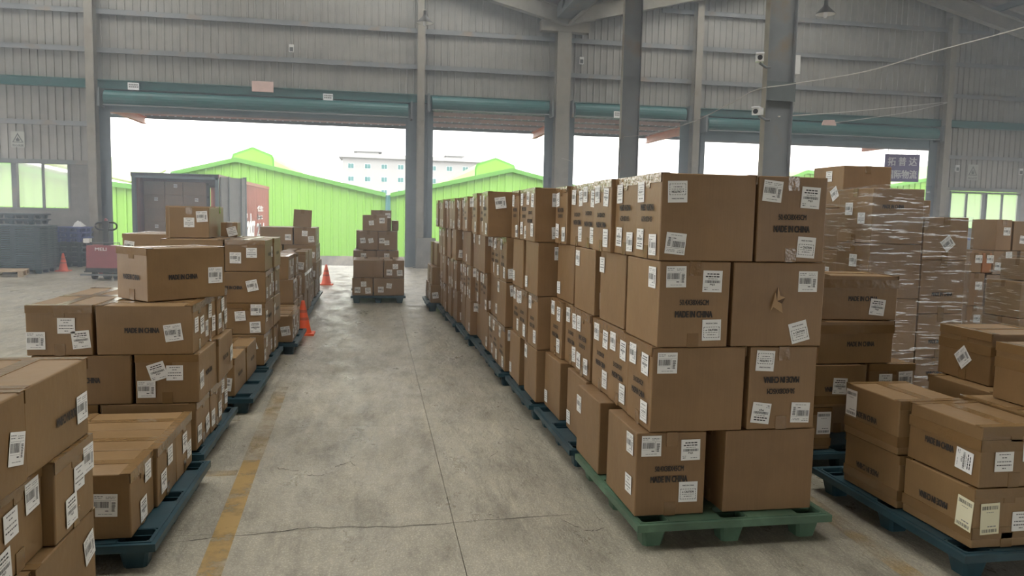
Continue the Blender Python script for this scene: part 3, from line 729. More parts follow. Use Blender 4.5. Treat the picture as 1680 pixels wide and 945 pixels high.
# ================================================================== pallets and cartons of the tall row
TALL = 'cartons of the tall row'; LOW = 'cartons of the low row'
PN = ['front','second','third','fourth','fifth','sixth','seventh','eighth']
tall = [
 (3.62, [('b',1.300,.10), ('a',1.365,.025), ('b',1.385,.02), ('a',1.378,.012)]),
 (4.82, [('b',1.365), ('a',1.385), ('b',1.40), ('a',1.405)]),
 (6.02, [('b',1.283), ('a',1.283), ('b',1.275), ('a',1.245)]),
 (7.28, [('a',1.235), ('b',1.235), ('a',1.235), ('a',1.05)]),
 (8.42, [('b',1.235), ('a',1.22), ('b',1.185), ('a',1.16)]),
 (9.56, [('b',1.175), ('a',1.175), ('b',1.17), ('a',1.12)]),
 (10.72, [('b',1.13), ('a',1.12), ('b',1.10), ('a',1.08)]),
 (11.88, [('a',1.085), ('b',1.07), ('a',1.05), ('a',1.02)]),
]
near_over = {
 (0,0,0): {'F': [('size',-.01,.03,0), ('made',-.01,-.025,0), ('ship',-.11,.150,0), ('list',.10,.125,1), ('caut',.095,-.095,0)], 'L': [('ship',.155,.14,2), ('info',.15,-.075,2)]},
 (0,0,1): {'L': [('ship',-.2,.1,0)]},
 (0,1,0): {'F': []},
 (1,0,0): {'F': [('ship',-.17,.14,0)], 'L': TEXTA},
 (1,0,1): {'L': TEXTA}, (1,0,2): {'L': TEXTA},
 (1,1,0): {'F': [('made',-.01,.045,180), ('size',-.01,-.015,180), ('caut',-.105,.145,177), ('list',-.115,-.128,173), ('ship',.105,-.13,178)]},
 (2,0,0): {'F': TEXTA, 'L': [('ship',.16,.13,0)]},
 (2,0,1): {'L': [('info',-.2,.13,0)]},
 (2,1,0): {'F': [('ship',.155,.12,0), ('caut',.12,-.14,15)]},
 (3,0,0): {'F': [('caut',-.165,.125,182), ('ship',-.165,-.13,175)], 'L': flip(TEXTA)},
 (3,0,1): {'L': flip(TEXTA)},
 (3,1,0): {'F': [('size',.0,.012,0), ('made',0,-.048,0), ('ship',-.115,.140,-5), ('list',.095,.112,-3), ('caut',.085,-.14,-3)]},
}
def fr(k): return {(k,0,0): {'F': [('ship', .0, .13, 0)]}}
third_over = {(0,0,0): {'F': [('ship',.02,.12,0)]}, (1,0,0): {'F': [('ship',.0,.13,0)]}, (2,0,0): {'F': [('ship',.0,.13,0), ('made',.10,-.05,0)]}, (3,0,0): {'F': [('ship',-.06,.12,0), ('info',-.06,-.14,3)]}}
for i, (y, ly) in enumerate(tall):
    xm = ly[0][1]
    ov = near_over if i == 0 else (third_over if i == 2 else ({(3,0,0): {'F': [('ship',-.13,.11,8)]}} if i == 3 else {}))
    stack(1, y, ly, 'A', PN[i]+' stack of tall row', TALL, full=(i == 0), seed=20+i, over=ov)
    if i == 0: pallet(1.30, 2.32, 3.55, 4.68, 'worn green pallet under the front stack of tall row', 'pal_green', math.radians(.6))
    else: pallet(xm-.03+(-.01 if i != 1 else -.06), xm+.93, y-.03, y+1.09, 'dark teal pallet under the %s stack of tall row' % PN[i], 'pal_blue')
# the split in the wall of one carton
tear = next(o for o in D.objects if o.get('label', '').startswith('carton in third layer, first of three on inner side, front stack'))
mb = MB(); r = random.Random(4)
M['tear'] = mat('torn_cardboard', (.40,.26,.14), .8); M['tear_dark'] = mat('torn_cardboard_core', (.10,.06,.035), .9)
ring = [(-.040,-.055), (-.022,-.03), (.034,-.062), (.022,-.012), (.040,.018), (.012,.03), (.0,.075), (-.012,.045), (-.026,.0)]
for k in range(len(ring)):
    a, b = ring[k], ring[(k+1) % len(ring)]
    mb.poly([(0,-.0025,0), (a[0],-.0025-.010*r.random(),a[1]), (b[0],-.0025-.010*r.random(),b[1])], k % 3 == 0)
o = mb.build('torn_patch', [M['tear'], M['tear_dark']], tear); o.location = (-.01, -.19, .235); tear.name = 'carton_torn'

# low stack at the end of the tall row
stack(1, 13.1, [('a',.93), ('b',.95)], 'B', 'ninth stack of tall row', TALL, full=False, seed=40)
for k, (x, y, z, dx, dy) in enumerate(((1.28,13.45,.756,.5,.6), (1.25,14.0,.756,.5,.4))):
    carton(x, y, z, dx, dy, .40, 0, {'F': [('ship',-.15,.1,0)]}, ('squat carton on top of the ninth stack of tall row', 'rear carton on top of the ninth stack of tall row')[k], TALL, 'cardB')
pallet(.88, 1.85, 13.05, 14.25, 'dark teal pallet under the ninth stack of tall row')

# ================================================================== the low row, on the other side of the aisle
low = [
 (2.13, [('b',-1.12), ('a',-1.125), ('b',-1.115)], True),
 (3.66, [('a',-1.095)], True),
 (4.99, [('a',-1.095), ('b',-1.08), ('a',-1.11)], True),
 (6.45, [('b',-1.12)], True),
 (7.75, [('a',-1.068), ('b',-1.05), ('a',-1.045), ('b',-1.05)], True),
 (9.12, [('a',-.94)], True),
 (10.42, [('b',-1.05), ('a',-1.06), ('a',-1.12)], False),
 (11.65, [('b',-1.03), ('a',-1.02), ('b',-1.01)], False),
 (12.9, [('b',-1.05), ('a',-1.08)], False),
 (14.1, [('a',-1.05), ('b',-1.03), ('a',-1.04), ('b',-1.05)], True),
]
LOv = {
 0: {(2,0,1): {'R': [('made',.06,-.03,180), ('ship',.20,-.03,2)], 'F': []}, (1,0,1): {'R': [('info',-.06,.03,2), ('ship',.10,.07,2), ('list',-.12,-.09,4)]},
     (1,0,2): {'R': [('info',.03,.03,0), ('list',-.05,-.07,2), ('ship',.13,.07,0)]}, (0,0,1): {'R': [('ship',.20,.02,12), ('made',.0,-.08,180)]}},
 1: {(0,0,0): {'F': [('ship',.17,.01,-2)], 'R': [('info',.08,.08,0), ('list',.0,-.08,2)]}, (0,0,1): {'R': [('info',.05,.05,0), ('list',-.08,-.05,2)]}, (0,0,2): {'R': [('list',0,.02,0), ('info',.1,-.05,2)]}},
 2: {(2,1,0): {'F': [('info',.04,.03,0), ('list',.12,-.055,6), ('ship',-.13,-.06,0)]}, (2,0,0): {'F': [('made',-.015,.0,0), ('ship',.165,-.015,8)], 'R': [('info',-.09,.02,0), ('list',.07,.0,3)]},
     (1,1,0): {'F': [('made',.0,.0,0)]}, (1,0,0): {'F': [('list',-.055,.05,18), ('info',.045,.04,0), ('ship',-.12,-.06,0)]}, (0,0,0): {'F': [('ship',.16,.0,9)]}},
 4: {(0,0,0): {'F': [('ship',.16,.05,18)]}, (1,0,0): {'F': [('ship',.10,.09,0), ('info',-.05,.03,5), ('list',.09,-.08,3)]}, (2,0,0): {'F': [('made',-.04,.0,0), ('ship',.15,.02,12)]}, (3,0,0): {'F': [('info',.06,.03,0), ('ship',-.09,-.02,0)]}},
}
LN = ['front','second','third','fourth','fifth','sixth','seventh','eighth','ninth','tenth']
for i, (y, ly, full) in enumerate(low):
    stack(-1, y, ly, 'B', LN[i]+' stack of low row', LOW, full=full, seed=60+i, over=LOv.get(i, {}))
    xm = ly[0][1]; px = {1: -1.00, 3: -.99, 5: -.90}.get(i, xm+.03)
    pallet(px-1.0, px, y-.04, y+1.12, 'dark teal pallet under the %s stack of low row' % LN[i], 'pal_blue')
# carton set askew on the third stack
carton(-1.335, 5.44, 1.063, .545, .37, .335, math.radians(44), {'F': [('made',-.03,-.02,0), ('ship',.2,-.02,0)], 'L': [('made',.0,-.02,0)]}, 'carton set askew on top of the third stack of low row', LOW, 'cardB', edges=True)
# loose cartons on the fifth stack
carton(-1.80, 8.22, 1.368, .375, .40, .30, 0, {'F': [('info',.0,.0,0), ('ship',.12,.06,4)]}, 'upright carton with two labels on the fifth stack of low row', LOW, 'cardB')
carton(-1.90, 8.75, 1.368, .50, .42, .31, 0, {}, 'wide carton behind the upright one on the fifth stack', LOW, 'cardB')
carton(-1.52, 8.84-.2, 1.368, .17, .2, .15, 0, {'F': [('info',.03,-.02,15)]}, 'tiny carton on the fifth stack of low row', LOW, 'cardB')
stack(-1, 9.15, [('a',-2.2), ('b',-2.2), ('a',-2.2), ('a',-2.2)], 'B', 'stack behind low row', LOW, full=False, seed=90, over={(3,0,0): {'F': [('made',.02,-.02,0), ('ship',-.21,.02,-8)]}})
pallet(-3.2, -2.15, 9.1, 10.3, 'dark teal pallet under the stack behind low row')
carton(-1.30, 14.4, 1.368, .31, .35, .31, math.radians(3), {}, 'tilted carton on top of the tenth stack of low row', LOW, 'cardB', tilt=math.radians(3))

# ================================================================== pallets standing in the middle of the aisle
AM = 'cartons in the middle of the aisle'
def mid(x0, x1, y, z0, z1, what, deco, dy=.5): carton((x0+x1)/2, y+dy/2, z0, x1-x0-.006, dy, z1-z0-.004, 0, {'F': deco}, what, AM, 'cardB', edges=True)
T3 = [('info',.02,.05,2), ('ship',-.09,-.06,0), ('list',.1,-.07,4)]
mid(-.42, -.04, 14.3, .14, .463, 'three-label carton, bottom layer, front pallet in mid aisle', T3); mid(-.03, .53, 14.3, .14, .463, 'two-label carton, bottom layer, front pallet in mid aisle', [('ship',-.15,-.05,0), ('info',.0,.02,-8)])
mid(-.40, .145, 14.3, .466, .79, 'plain carton, upper layer, front pallet in mid aisle', []); mid(.155, .53, 14.3, .466, .79, 'three-label carton, upper layer, front pallet in mid aisle', T3)
for j in range(2):
    for z, q in ((.14, 'bottom'), (.466, 'upper')): mid(-.41+j*.48, .06+j*.48, 14.85, z, z+.323, 'rear carton, %s layer, %s of front pallet in mid aisle' % (q, ('one side','other side')[j]), [])
pallet(-.42, .53, 14.27, 15.4, 'dark teal pallet under the front stack in mid aisle', group='pallets in mid aisle')
for j in range(2):
    for z, q in ((.14, 'bottom'), (.52, 'second')): mid(-.44+j*.46, .01+j*.46, 15.75, z, z+.376, 'carton, %s layer, %s column of the tall stack in mid aisle' % (q, ('first','second')[j]), [('ship',-.02,.08,0)], .6)
mid(-.33, .05, 15.8, .905, 1.285, 'third layer carton, first column of tall stack in mid aisle', [('ship',-.11,.0,8), ('info',.05,.0,12)]); mid(.055, .44, 15.8, .905, 1.285, 'third layer carton, second column of tall stack in mid aisle', [('ship',-.12,.0,0), ('info',-.02,-.04,3)])
mid(-.26, .235, 15.8, 1.288, 1.61, 'single carton topping the tall stack in mid aisle', [('info',-.07,.0,6), ('ship',.14,.05,2)])
mid(-.10, .33, 16.45, 1.288, 1.71, 'taller carton behind the topmost in mid aisle', [('ship',.14,.1,2)]); mid(-.40, .46, 16.45, .905, 1.285, 'long carton behind the third layer in mid aisle', [])
mid(.34, .48, 16.4, 1.288, 1.50, 'small carton beside the taller one in mid aisle', [])
mid(-.42, .46, 16.45, .14, .902, 'big carton at the rear base in mid aisle', [])
pallet(-.45, .50, 15.7, 16.95, 'dark teal pallet under the tall stack in mid aisle', group='pallets in mid aisle')

# ================================================================== pallets beyond the tall row
SB = 'cartons beside the tall row'
def bx(x0, x1, y0, y1, z0, z1, what, deco=None, rz=0, card='cardB', bands=(), edges=True, group=SB, seam=None):
    return carton((x0+x1)/2, (y0+y1)/2, z0, x1-x0-.006, y1-y0-.006, z1-z0-.003, rz, deco or {}, what, group, card, edges=edges, bands=bands, seam=seam)
BD = (.075, .165)
bx(2.75,3.13, 3.05,3.54, .14,.427, 'lower carton with yellowish label, front of open pallet', {'F': [('tall',-.10,.0,2), ('info',.07,-.02,0)], 'L': [('tall',.19,.01,-4), ('made',-.02,.0,180)]}, bands=(.07,))
bx(2.73,3.11, 3.55,4.03, .14,.427, 'lower carton behind, on the open pallet', {'L': [('made',-.02,-.01,180)]}, bands=(.07,))
bx(2.765,3.14, 3.05,3.545, .43,.722, 'upper carton with side label, front of open pallet', {'F': [('info',-.06,-.02,0), ('ship',.09,.03,0)], 'L': [('made',-.02,-.01,0), ('list',.15,-.04,-94)]}, bands=(.20,))
bx(2.715,3.10, 3.555,4.03, .43,.722, 'upper carton behind, with tall label, on open pallet', {'L': [('made',-.04,-.01,0), ('tallw',-.175,.04,0)]}, bands=(.07,))
for z, q in ((.14,'lower'), (.43,'upper')):
    bx(3.40,3.90, 3.68,4.22, z, z+.292, q+' carton of inner column on the open pallet', {'L': [('ship',.06,.03,-3)]} if q == 'upper' else {}, seam='y')
    bx(3.16,3.90, 3.06,3.67, z, z+.292, q+' front carton of inner column on open pallet', {})
bx(3.50,3.95, 3.83,4.27, .723,1.03, 'carton with diamond-set label riding on the inner column', {'L': [('ship',.0,-.02,42)]}, math.radians(-2), bands=(.2,))
bx(3.30,3.85, 3.05,3.60, .723,1.03, 'carton riding on the front of inner column', {'L': [('tallw',.22,.0,2)]}, bands=(.2,))
pallet(2.70, 3.95, 3.02, 4.25, 'dark slate pallet carrying the two-high open load', 'pal_blue')
# brown load behind the front stack
bx(2.60,3.0, 4.58,5.1, .14,.425, 'carton with printed label at base of brown load', {'F': [('tallw',.14,.04,0)]}, bands=(.05,))
bx(3.07,3.5, 4.95,5.5, .14,.425, 'set-back carton at base of brown load', {})
bx(2.66,3.23, 4.57,5.05, .428,.715, 'second layer carton printed upside down in brown load', {'F': [('made',.08,-.02,180), ('list',.09,.0,-3)]}, bands=(.05,))
bx(3.245,3.59, 4.57,5.05, .428,.715, 'short second layer carton with two labels in brown load', {'F': [('info',-.05,.03,0), ('ship',.1,.04,3)]})
bx(2.87,3.42, 4.58,4.97, .718,1.005, 'third layer carton of brown load', {'F': [('made',.03,-.01,0)], 'L': [('made',.1,-.01,0)]}, bands=(.23,))
bx(2.93,3.45, 4.60,5.02, 1.008,1.305, 'top carton of brown load, slightly turned', {'F': [('made',.02,-.005,0), ('list',.12,-.06,-6)], 'L': [('made',.1,-.01,0)]}, math.radians(-7), bands=(.24,))
pallet(2.58, 3.62, 4.53, 5.62, 'dark teal pallet under the brown load', 'pal_blue')

# tall load in stretch film
WR = 'cartons inside the stretch film'
def wr_(x0, x1, y0, y1, zs, names, deco={}):
    for k in range(len(zs)-1): bx(x0, x1, y0, y1, zs[k], zs[k+1], 'film-wrapped carton, %s level of %s' % (ORD[k], names), deco.get(k), card='cardA', edges=False, group=WR)
wr_(4.555,4.99, 5.82,6.30, [.14,.51,.89,1.35,1.715], 'the shorter front column', {3: {'F': [('ship',.02,-.04,40)]}, 2: {'F': [('made',.0,-.06,0)]}, 1: {'F': [('made',.0,-.05,0)]}, 0: {'F': [('made',0,.05,180)]}})
wr_(4.06,4.55, 5.82,6.30, [.14,.56,1.02,1.48,1.945], 'the taller front column', {3: {'F': [('made',-.05,.08,0)], 'L': [('ship',-.08,.06,0), ('info',.1,-.02,0)]}, 2: {'L': [('ship',.02,.08,0)]}, 1: {'L': [('info',-.1,.1,0)]}})
wr_(4.10,4.58, 6.31,6.80, [.14,.56,.98,1.40,1.78,2.16], 'the highest rear column', {4: {'L': [('info',.02,.1,0), ('ship',.12,-.06,30)], 'F': []}, 2: {'L': [('ship',.05,.0,0), ('info',-.08,-.02,0)]}, 1: {'L': [('ship',.1,-.05,0)]}})
wr_(4.60,5.0, 6.31,6.80, [.14,.58,1.02,1.46,1.87], 'the rear column beyond', {})
pallet(4.0, 5.02, 5.78, 6.85, 'dark teal pallet under the film-wrapped load', 'pal_blue')
def film_shell(ring_pts, z0, z1, n, name, label, jag=.02, top=None, seed=1):
    r = random.Random(seed); mb = MB(); rows = n; K = len(ring_pts)
    P = []
    sub = 4
    ring = []
    for i in range(K):
        a, b = ring_pts[i], ring_pts[(i+1) % K]
        for k in range(sub): t = k/sub; ring.append((a[0]+(b[0]-a[0])*t, a[1]+(b[1]-a[1])*t))
    cx = sum(p[0] for p in ring)/len(ring); cy = sum(p[1] for p in ring)/len(ring)
    for j in range(rows+1):
        z = z0+(z1-z0)*j/rows
        for x, y in ring:
            q = r.uniform(0, jag); d = math.hypot(x-cx, y-cy); zz = z+(r.uniform(-.02,.02) if j in (0, rows) else 0)
            s = 1 if not top else 1-top*(j/rows)**3
            P.append((cx+(x-cx)*s*(1+q/d), cy+(y-cy)*s*(1+q/d), zz))
    n0 = len(ring); mb.v = P
    for j in range(rows):
        for i in range(n0): k = (i+1) % n0; mb.f.append((j*n0+i, j*n0+k, (j+1)*n0+k, (j+1)*n0+i)); mb.m.append(0)
    if top: mb.f.append(tuple(rows*n0+i for i in range(n0))); mb.m.append(0)
    return tag(mb.build(name, M['film'], smooth=True), label, 'film')
film_shell([(4.035,5.80), (5.005,5.80), (5.015,6.82), (4.0,6.82)], .13, 1.73, 14, 'stretch_film', 'clear stretch film wound around the tall load', .015)
film_shell([(4.03,5.795), (4.56,5.795), (4.56,6.83), (3.99,6.83)], 1.60, 1.97, 5, 'stretch_film', 'clear film collar around the taller columns', .02, seed=3)

# mixed goods further along the windows
MX = 'cartons of the mixed load'
mx = [
 (7.76,8.02, 9.0,9.5, .14,.58,'short carton at the foot of mixed load','cardA'), (8.04,8.5, 9.0,9.5,.14,.58,'broad carton at the foot of mixed load','cardA'),
 (7.75,8.01, 9.0,9.5, .583,1.02,'two-label carton midway up mixed load','cardA'), (8.03,8.5, 9.0,9.5,.583,1.0,'broad carton midway up mixed load','cardA'),
 (7.76,7.945, 9.0,9.4, 1.023,1.29,'pale carton beside the orange one on mixed load','cardA'), (7.95,8.10, 9.0,9.4, 1.023,1.29,'bright orange carton on mixed load','cardC'),
 (8.11,8.48, 9.0,9.5, 1.003,1.32,'carton under the highest one on mixed load','cardA'), (8.125,8.37, 9.0,9.45, 1.323,1.735,'highest upright tan carton on mixed load','cardA'),
 (8.39,8.9, 9.0,9.45, 1.323,1.72,'brown carton next to the highest on mixed load','cardB'), (8.52,9.0,9.0,9.5,.14,.72,'large base carton at the edge of mixed load','cardB'), (8.52,9.0,9.0,9.5,.723,1.32,'large upper carton at the edge of mixed load','cardB')]
for a, b, c, d, e, f, n, m in mx: bx(a, b, c, d, e, f, n, {'F': [('ship',.04,.05,0)] if b-a < .3 else [('info',.05,.1,3), ('ship',-.1,-.05,-6)]}, card=m, edges=False, group=MX)
pallet(7.7, 9.05, 8.95, 9.6, 'dark teal pallet under the mixed load', 'pal_blue')
hp = [(7.20,7.75,7.55,8.1,.14,.60,'base carton of the loosely filmed heap'), (7.77,8.4,7.55,8.1,.14,.55,'second base carton of the loosely filmed heap'), (7.22,7.75,7.58,8.1,.603,1.02,'upper carton of the loosely filmed heap'), (7.78,8.35,7.58,8.1,.553,.98,'labelled upper carton of the loosely filmed heap'), (7.40,8.2,7.6,8.1,1.023,1.27,'topmost carton of the loosely filmed heap')]
for a, b, c, d, e, f, n in hp: bx(a, b, c, d, e, f, n, {'F': [('ship',.1,.03,8)]}, edges=False, group='cartons of the filmed heap')
film_shell([(7.16,7.50), (8.45,7.50), (8.45,8.18), (7.16,8.18)], .2, 1.33, 8, 'stretch_film', 'crumpled clear film draped over the heap of cartons', .05, top=.35, seed=7)
pallet(7.15, 8.45, 7.5, 8.2, 'dark teal pallet under the filmed heap', 'pal_blue')

# ================================================================== cones
def cone(x, y, label, tall=.46):
    t = tag(empty('traffic_cone', (x, y, 0)), label, 'cone', 'orange traffic cones')
    MB().box(-.15, .15, -.15, .15, 0, .025).build('base', M['cone'], t)
    MB().lathe([(.115,.025), (.105,.05), (.025,tall-.02), (.02,tall), (.0,tall)], 20).build('body', M['cone'], t, smooth=True)
    for z in (.20, .30): 
        ra = .105-(z-.05)*.08/(tall-.07)
        MB().lathe([(ra+.004,z), (ra-.005,z+.035)], 20).build('collar', M['stamp_red'], t, smooth=True)
    return t
M['stamp_red'] = mat('dull_red_band', (.50,.09,.04), .5)
cone(-.955, 10.62, 'orange cone tucked behind the sixth stack of low row'); cone(-1.10, 17.96, 'orange cone standing alone near the dock edge'); cone(-7.86, 21.38, 'orange cone beside the nested pallets')

# ================================================================== electric pallet truck
def truck(x, y, rz, label):
    t = tag(empty('pallet_truck', (x, y, 0), rz), label, 'pallet truck')
    b = MB().hexa([(-.35,-.28,.20), (.35,-.28,.20), (.35,.22,.20), (-.35,.22,.20), (-.34,-.26,.78), (.34,-.26,.78), (.34,.20,.78), (-.34,.20,.78)]).build('battery_housing', M['fork_red'], t)
    me = text_mesh('MELI', .26, .07, M['signwhite'], .05); o = link('lettering', me, b); o.location = (-.02, -.268, .70); o.rotation_euler = (PI/2+.03, 0, 0)
    MB().box(-.37, .37, -.34, .25, .17, .20).box(-.36, .36, -.29, .24, .20, .27).build('skirt', M['black'], t)
    MB().box(-.43, .43, -.40, -.30, .10, .14).build('bumper', M['steel_dark'], t)
    for sx in (-.24, .24): MB().tube([(sx-.04,-.1,.085), (sx+.04,-.1,.085)], .085, 16).build('wheel', M['black'], t)
    MB().tube([(-.06,0,.115), (.06,0,.115)], .115, 18).build('drive_wheel', M['black'], t)
    for sx in (-.22, .22): MB().box(sx-.08, sx+.08, .25, 1.4, .07, .13).build('fork', M['fork_red'], t)
    MB().hexa([(-.06,-.04,.78), (.06,-.04,.78), (.06,.06,.78), (-.06,.06,.78), (-.045,-.05,1.18), (.045,-.05,1.18), (.045,.03,1.18), (-.045,.03,1.18)]).build('tiller', M['black'], t)
    pts = []
    for k in range(13):
        a = -PI*.5+PI*k/12; pts.append((.13+.11*math.cos(a), -.01, 1.22+.085*math.sin(a)))
    hd = MB().tube([(.0,-.01,1.135)]+pts+[(.0,-.01,1.305)], .020, 8).tube([(-p[0], p[1], p[2]) for p in [(.0,-.01,1.135)]+pts+[(.0,-.01,1.305)]], .020, 8).build('handle', M['black'], t)
    MB().box(-.07, .07, -.06, .04, 1.17, 1.34).build('control_head', M['black'], t); MB().lathe([(.0,.07),(.03,.06),(.04,.0)], 10, (0,-.01,1.33)).build('stop_button', M['fork_red'], t)
    MB().box(-.46, -.33, -.14, .0, .83, .93).build('charger', M['tarp'], t); MB().box(-.47, -.46, -.14, 0, .82, .94).build('charger_end', M['black'], t)
    MB().tube([(-.33,-.1,.78), (-.33,-.1,.84), (.33,-.1,.84), (.33,-.1,.78)], .012, 6).build('rail', M['steel'], t)
    return t
truck(-6.10, 19.15, math.radians(-6), 'maroon electric pallet truck parked by the doorway'); truck(-2.66, 13.5, math.radians(170), 'pallet truck hidden behind the low row, handle showing')

# ================================================================== spare pallets by the windows
def nest(x0, x1, y0, y1, n, pitch, z0, mt, what, grp):
    for k in range(n):
        q = 'lowest pallet' if k == 0 else ('topmost pallet' if k == n-1 else (ORD[k]+' pallet from the floor' if k < 10 else ORD[n-1-k]+' pallet below the top'))
        pallet(x0, x1, y0, y1, '%s in %s' % (q, what), mt, 0, z0+k*pitch, grp)
nest(-9.25, -8.02, 20.45, 21.45, 20, .0545, 0, 'pal_slate', 'nested slate stack beside the cone', 'nested pallets beside the cone')
nest(-10.55, -9.32, 20.45, 21.45, 20, .0545, 0, 'pal_slate', 'nested stack cut by the picture edge', 'nested pallets at the picture edge')
nest(-9.75, -8.66, 21.75, 22.75, 10, .146, 0, 'pal_slate', 'dark stack under the window', 'pallets under the window')
nest(-8.62, -7.92, 22.85, 23.75, 5, .137, 0, 'pal_slate', 'dark base of the corner stack', 'pallets of the corner stack')
nest(-8.62, -7.92, 22.85, 23.75, 3, .137, .685, 'pal_royal', 'royal blue upper part of corner stack', 'pallets of the corner stack')
wpal = tag(empty('wooden_pallet', (-8.75, 19.85, 0), math.radians(14)), 'pale wooden pallet lying before the nested pallets', 'pallet')
for i in range(7): MB().box(-.6, .6, -.5+i*.152, -.40+i*.152, .115, .135).build('board', M['wood'], wpal)
for x in (-.55, 0, .55):
    MB().box(x-.05, x+.05, -.5, .5, 0, .02).build('runner', M['wood'], wpal)
    for y in (-.44, 0, .44): MB().box(x-.05, x+.05, y-.06, y+.06, .02, .115).build('block', M['wood'], wpal)
o = MB(); r = random.Random(2)
cxs = [(-.13,-.08,.0), (.12,-.1,.0), (.16,.1,.02), (-.1,.12,.0), (-.09,-.05,.10), (.06,-.04,.15), (.1,.06,.08), (-.05,.08,.17)]
tag(o.hexa(cxs).build('plastic_bundle', M['tarp'], loc=(-8.1, 23.2, 1.098)), 'crumpled pale plastic on top of the blue corner pallets', 'plastic bag')
tag(solid(MB().tube([(0,0,.02), (.25,.1,.03), (.45,-.05,.05), (.6,.1,.02), (.35,.2,.06)], .018, 6).mesh('yellow_strap', M['wood'])) and MB().tube([(0,0,.02), (.25,.1,.03), (.45,-.05,.05), (.6,.1,.02), (.35,.2,.06)], .018, 6).build('yellow_strap', M['wood'], loc=(-7.55, 22.6, 0)), 'yellow strap lying in a tangle on the floor', 'strap')
tag(MB().lathe([(.0,.0), (.17,.0), (.19,.25), (.17,.25), (.15,.03), (.0,.03)], 20).build('plastic_basin', M['stamp_red'], loc=(-7.1, 23.35, 0)), 'red plastic basin at the foot of the column', 'basin')
rk = tag(empty('blue_rack', (16.6, 20, 0)), 'blue steel rack frame by the far windows', 'rack')
for x in (-.03, 1.2): MB().box(x-.03, x+.03, -.04, .04, 0, 1.55).build('post', M['rackblue'], rk)
for z in (.35, .78, 1.25): MB().box(0, 1.2, -.03, .03, z-.03, z+.03).build('rail', M['rackblue'], rk)

# ================================================================== shipping container at the dock
ct = tag(empty('shipping_container', (-5.88, 24.55, -1.1)), 'open red shipping container loaded with cartons at dock', 'container')
W2, HT, LN_ = 1.22, 3.78, 11.2
MB().box(-W2, W2, 0, LN_, .95, 1.08).build('floor_pan', M['cont_dark'], ct); MB().box(-W2, W2, 0, LN_, HT-.06, HT).build('roof_panel', M['cont_red'], ct)
for s in (-1, 1):
    mb = MB(); y = .1
    while y < LN_-.2:
        for (a, da), (b, db) in (((0,0),(.08,.035)), ((.08,.035),(.15,.035)), ((.15,.035),(.23,0)), ((.23,0),(.28,0))):
            mb.quad((s*(W2-da), y+a, 1.0), (s*(W2-db), y+b, 1.0), (s*(W2-db), y+b, HT), (s*(W2-da), y+a, HT))
        y += .28
    MB.build(mb, 'side_panel', M['cont_red'], ct)
    MB().box(min(s*W2, s*(W2-.1)), max(s*W2, s*(W2-.1)), 0, .14, .95, HT).build('corner_post', M['jamb'], ct)
    MB().box(min(s*W2, s*(W2+.02)), max(s*W2, s*(W2+.02)), 0, LN_, HT-.1, HT+.02).build('top_rail', M['cont_red'], ct)
MB().box(-W2, W2, LN_-.05, LN_, 1.0, HT).build('end_wall', M['cont_red'], ct); MB().box(-W2, W2, 0, .1, HT-.14, HT+.02).build('header', M['jamb'], ct)
MB().box(-W2, W2, -.02, .04, .93, 1.09).build('sill', M['jamb'], ct)
dr = MB().box(-.025, .025, .02, 1.19, 1.05, HT-.05).build('door_leaf', M['cont_grey'], ct); dr.location = (W2+.05, .02, 0); dr.rotation_euler = (0, 0, math.radians(-27))
for z0, z1 in ((1.15,1.65), (1.75,2.35), (2.45,2.95), (3.05,3.45)): MB().box(-.055, -.025, .10, 1.10, z0, z1).build('door_rib', M['cont_grey'], dr)
MB().box(-.062, .03, 1.17, 1.24, 1.0, HT).build('door_edge', M['jamb'], dr); MB().box(-.060, -.055, .45, .72, 2.5, 2.9).build('placard', M['pinkish'], dr)
for y in (.35, .95): MB().tube([(.05,y,1.05), (.05,y,HT-.02)], .018, 8).build('lock_rod', M['steel'], dr)
for s, y, z, w, h in (('Fadcr', 5.9, 2.27, 2.35, .93), ('住', 8.5, 2.93, 1.7, .24), ('bt', 8.45, 2.60, 1.4, .22), ('2U', 8.5, 2.06, 2.1, .56)):
    o = link('lettering', text_mesh(s, w, h, M['signwhite'], .06), ct); o.location = (W2+.012, y, z-.10); o.rotation_euler = (PI/2, 0, PI/2)
cols = [(-1.11,-.50), (-.495,.02), (.025,.72)]
n = 0
for ci, (a, b) in enumerate(cols):
    for k in range(6):
        z = -.015+k*.415
        carton(-5.88+(a+b)/2, 25.6, z, b-a-.01, .5, .412, 0, {'F': [('ship',.05,.08,0)]} if (ci+k) % 2 == 0 else {}, 'carton in the container, %s level, %s column' % (ORD[k], ORD[ci]), 'cartons loaded in the container', 'cardA')
for k in range(4): carton(-5.88+.92, 25.7, -.015+k*.36, .37, .5, .357, 0, {}, 'carton in the container, %s level, short end column' % ORD[k], 'cartons loaded in the container', 'cardA')

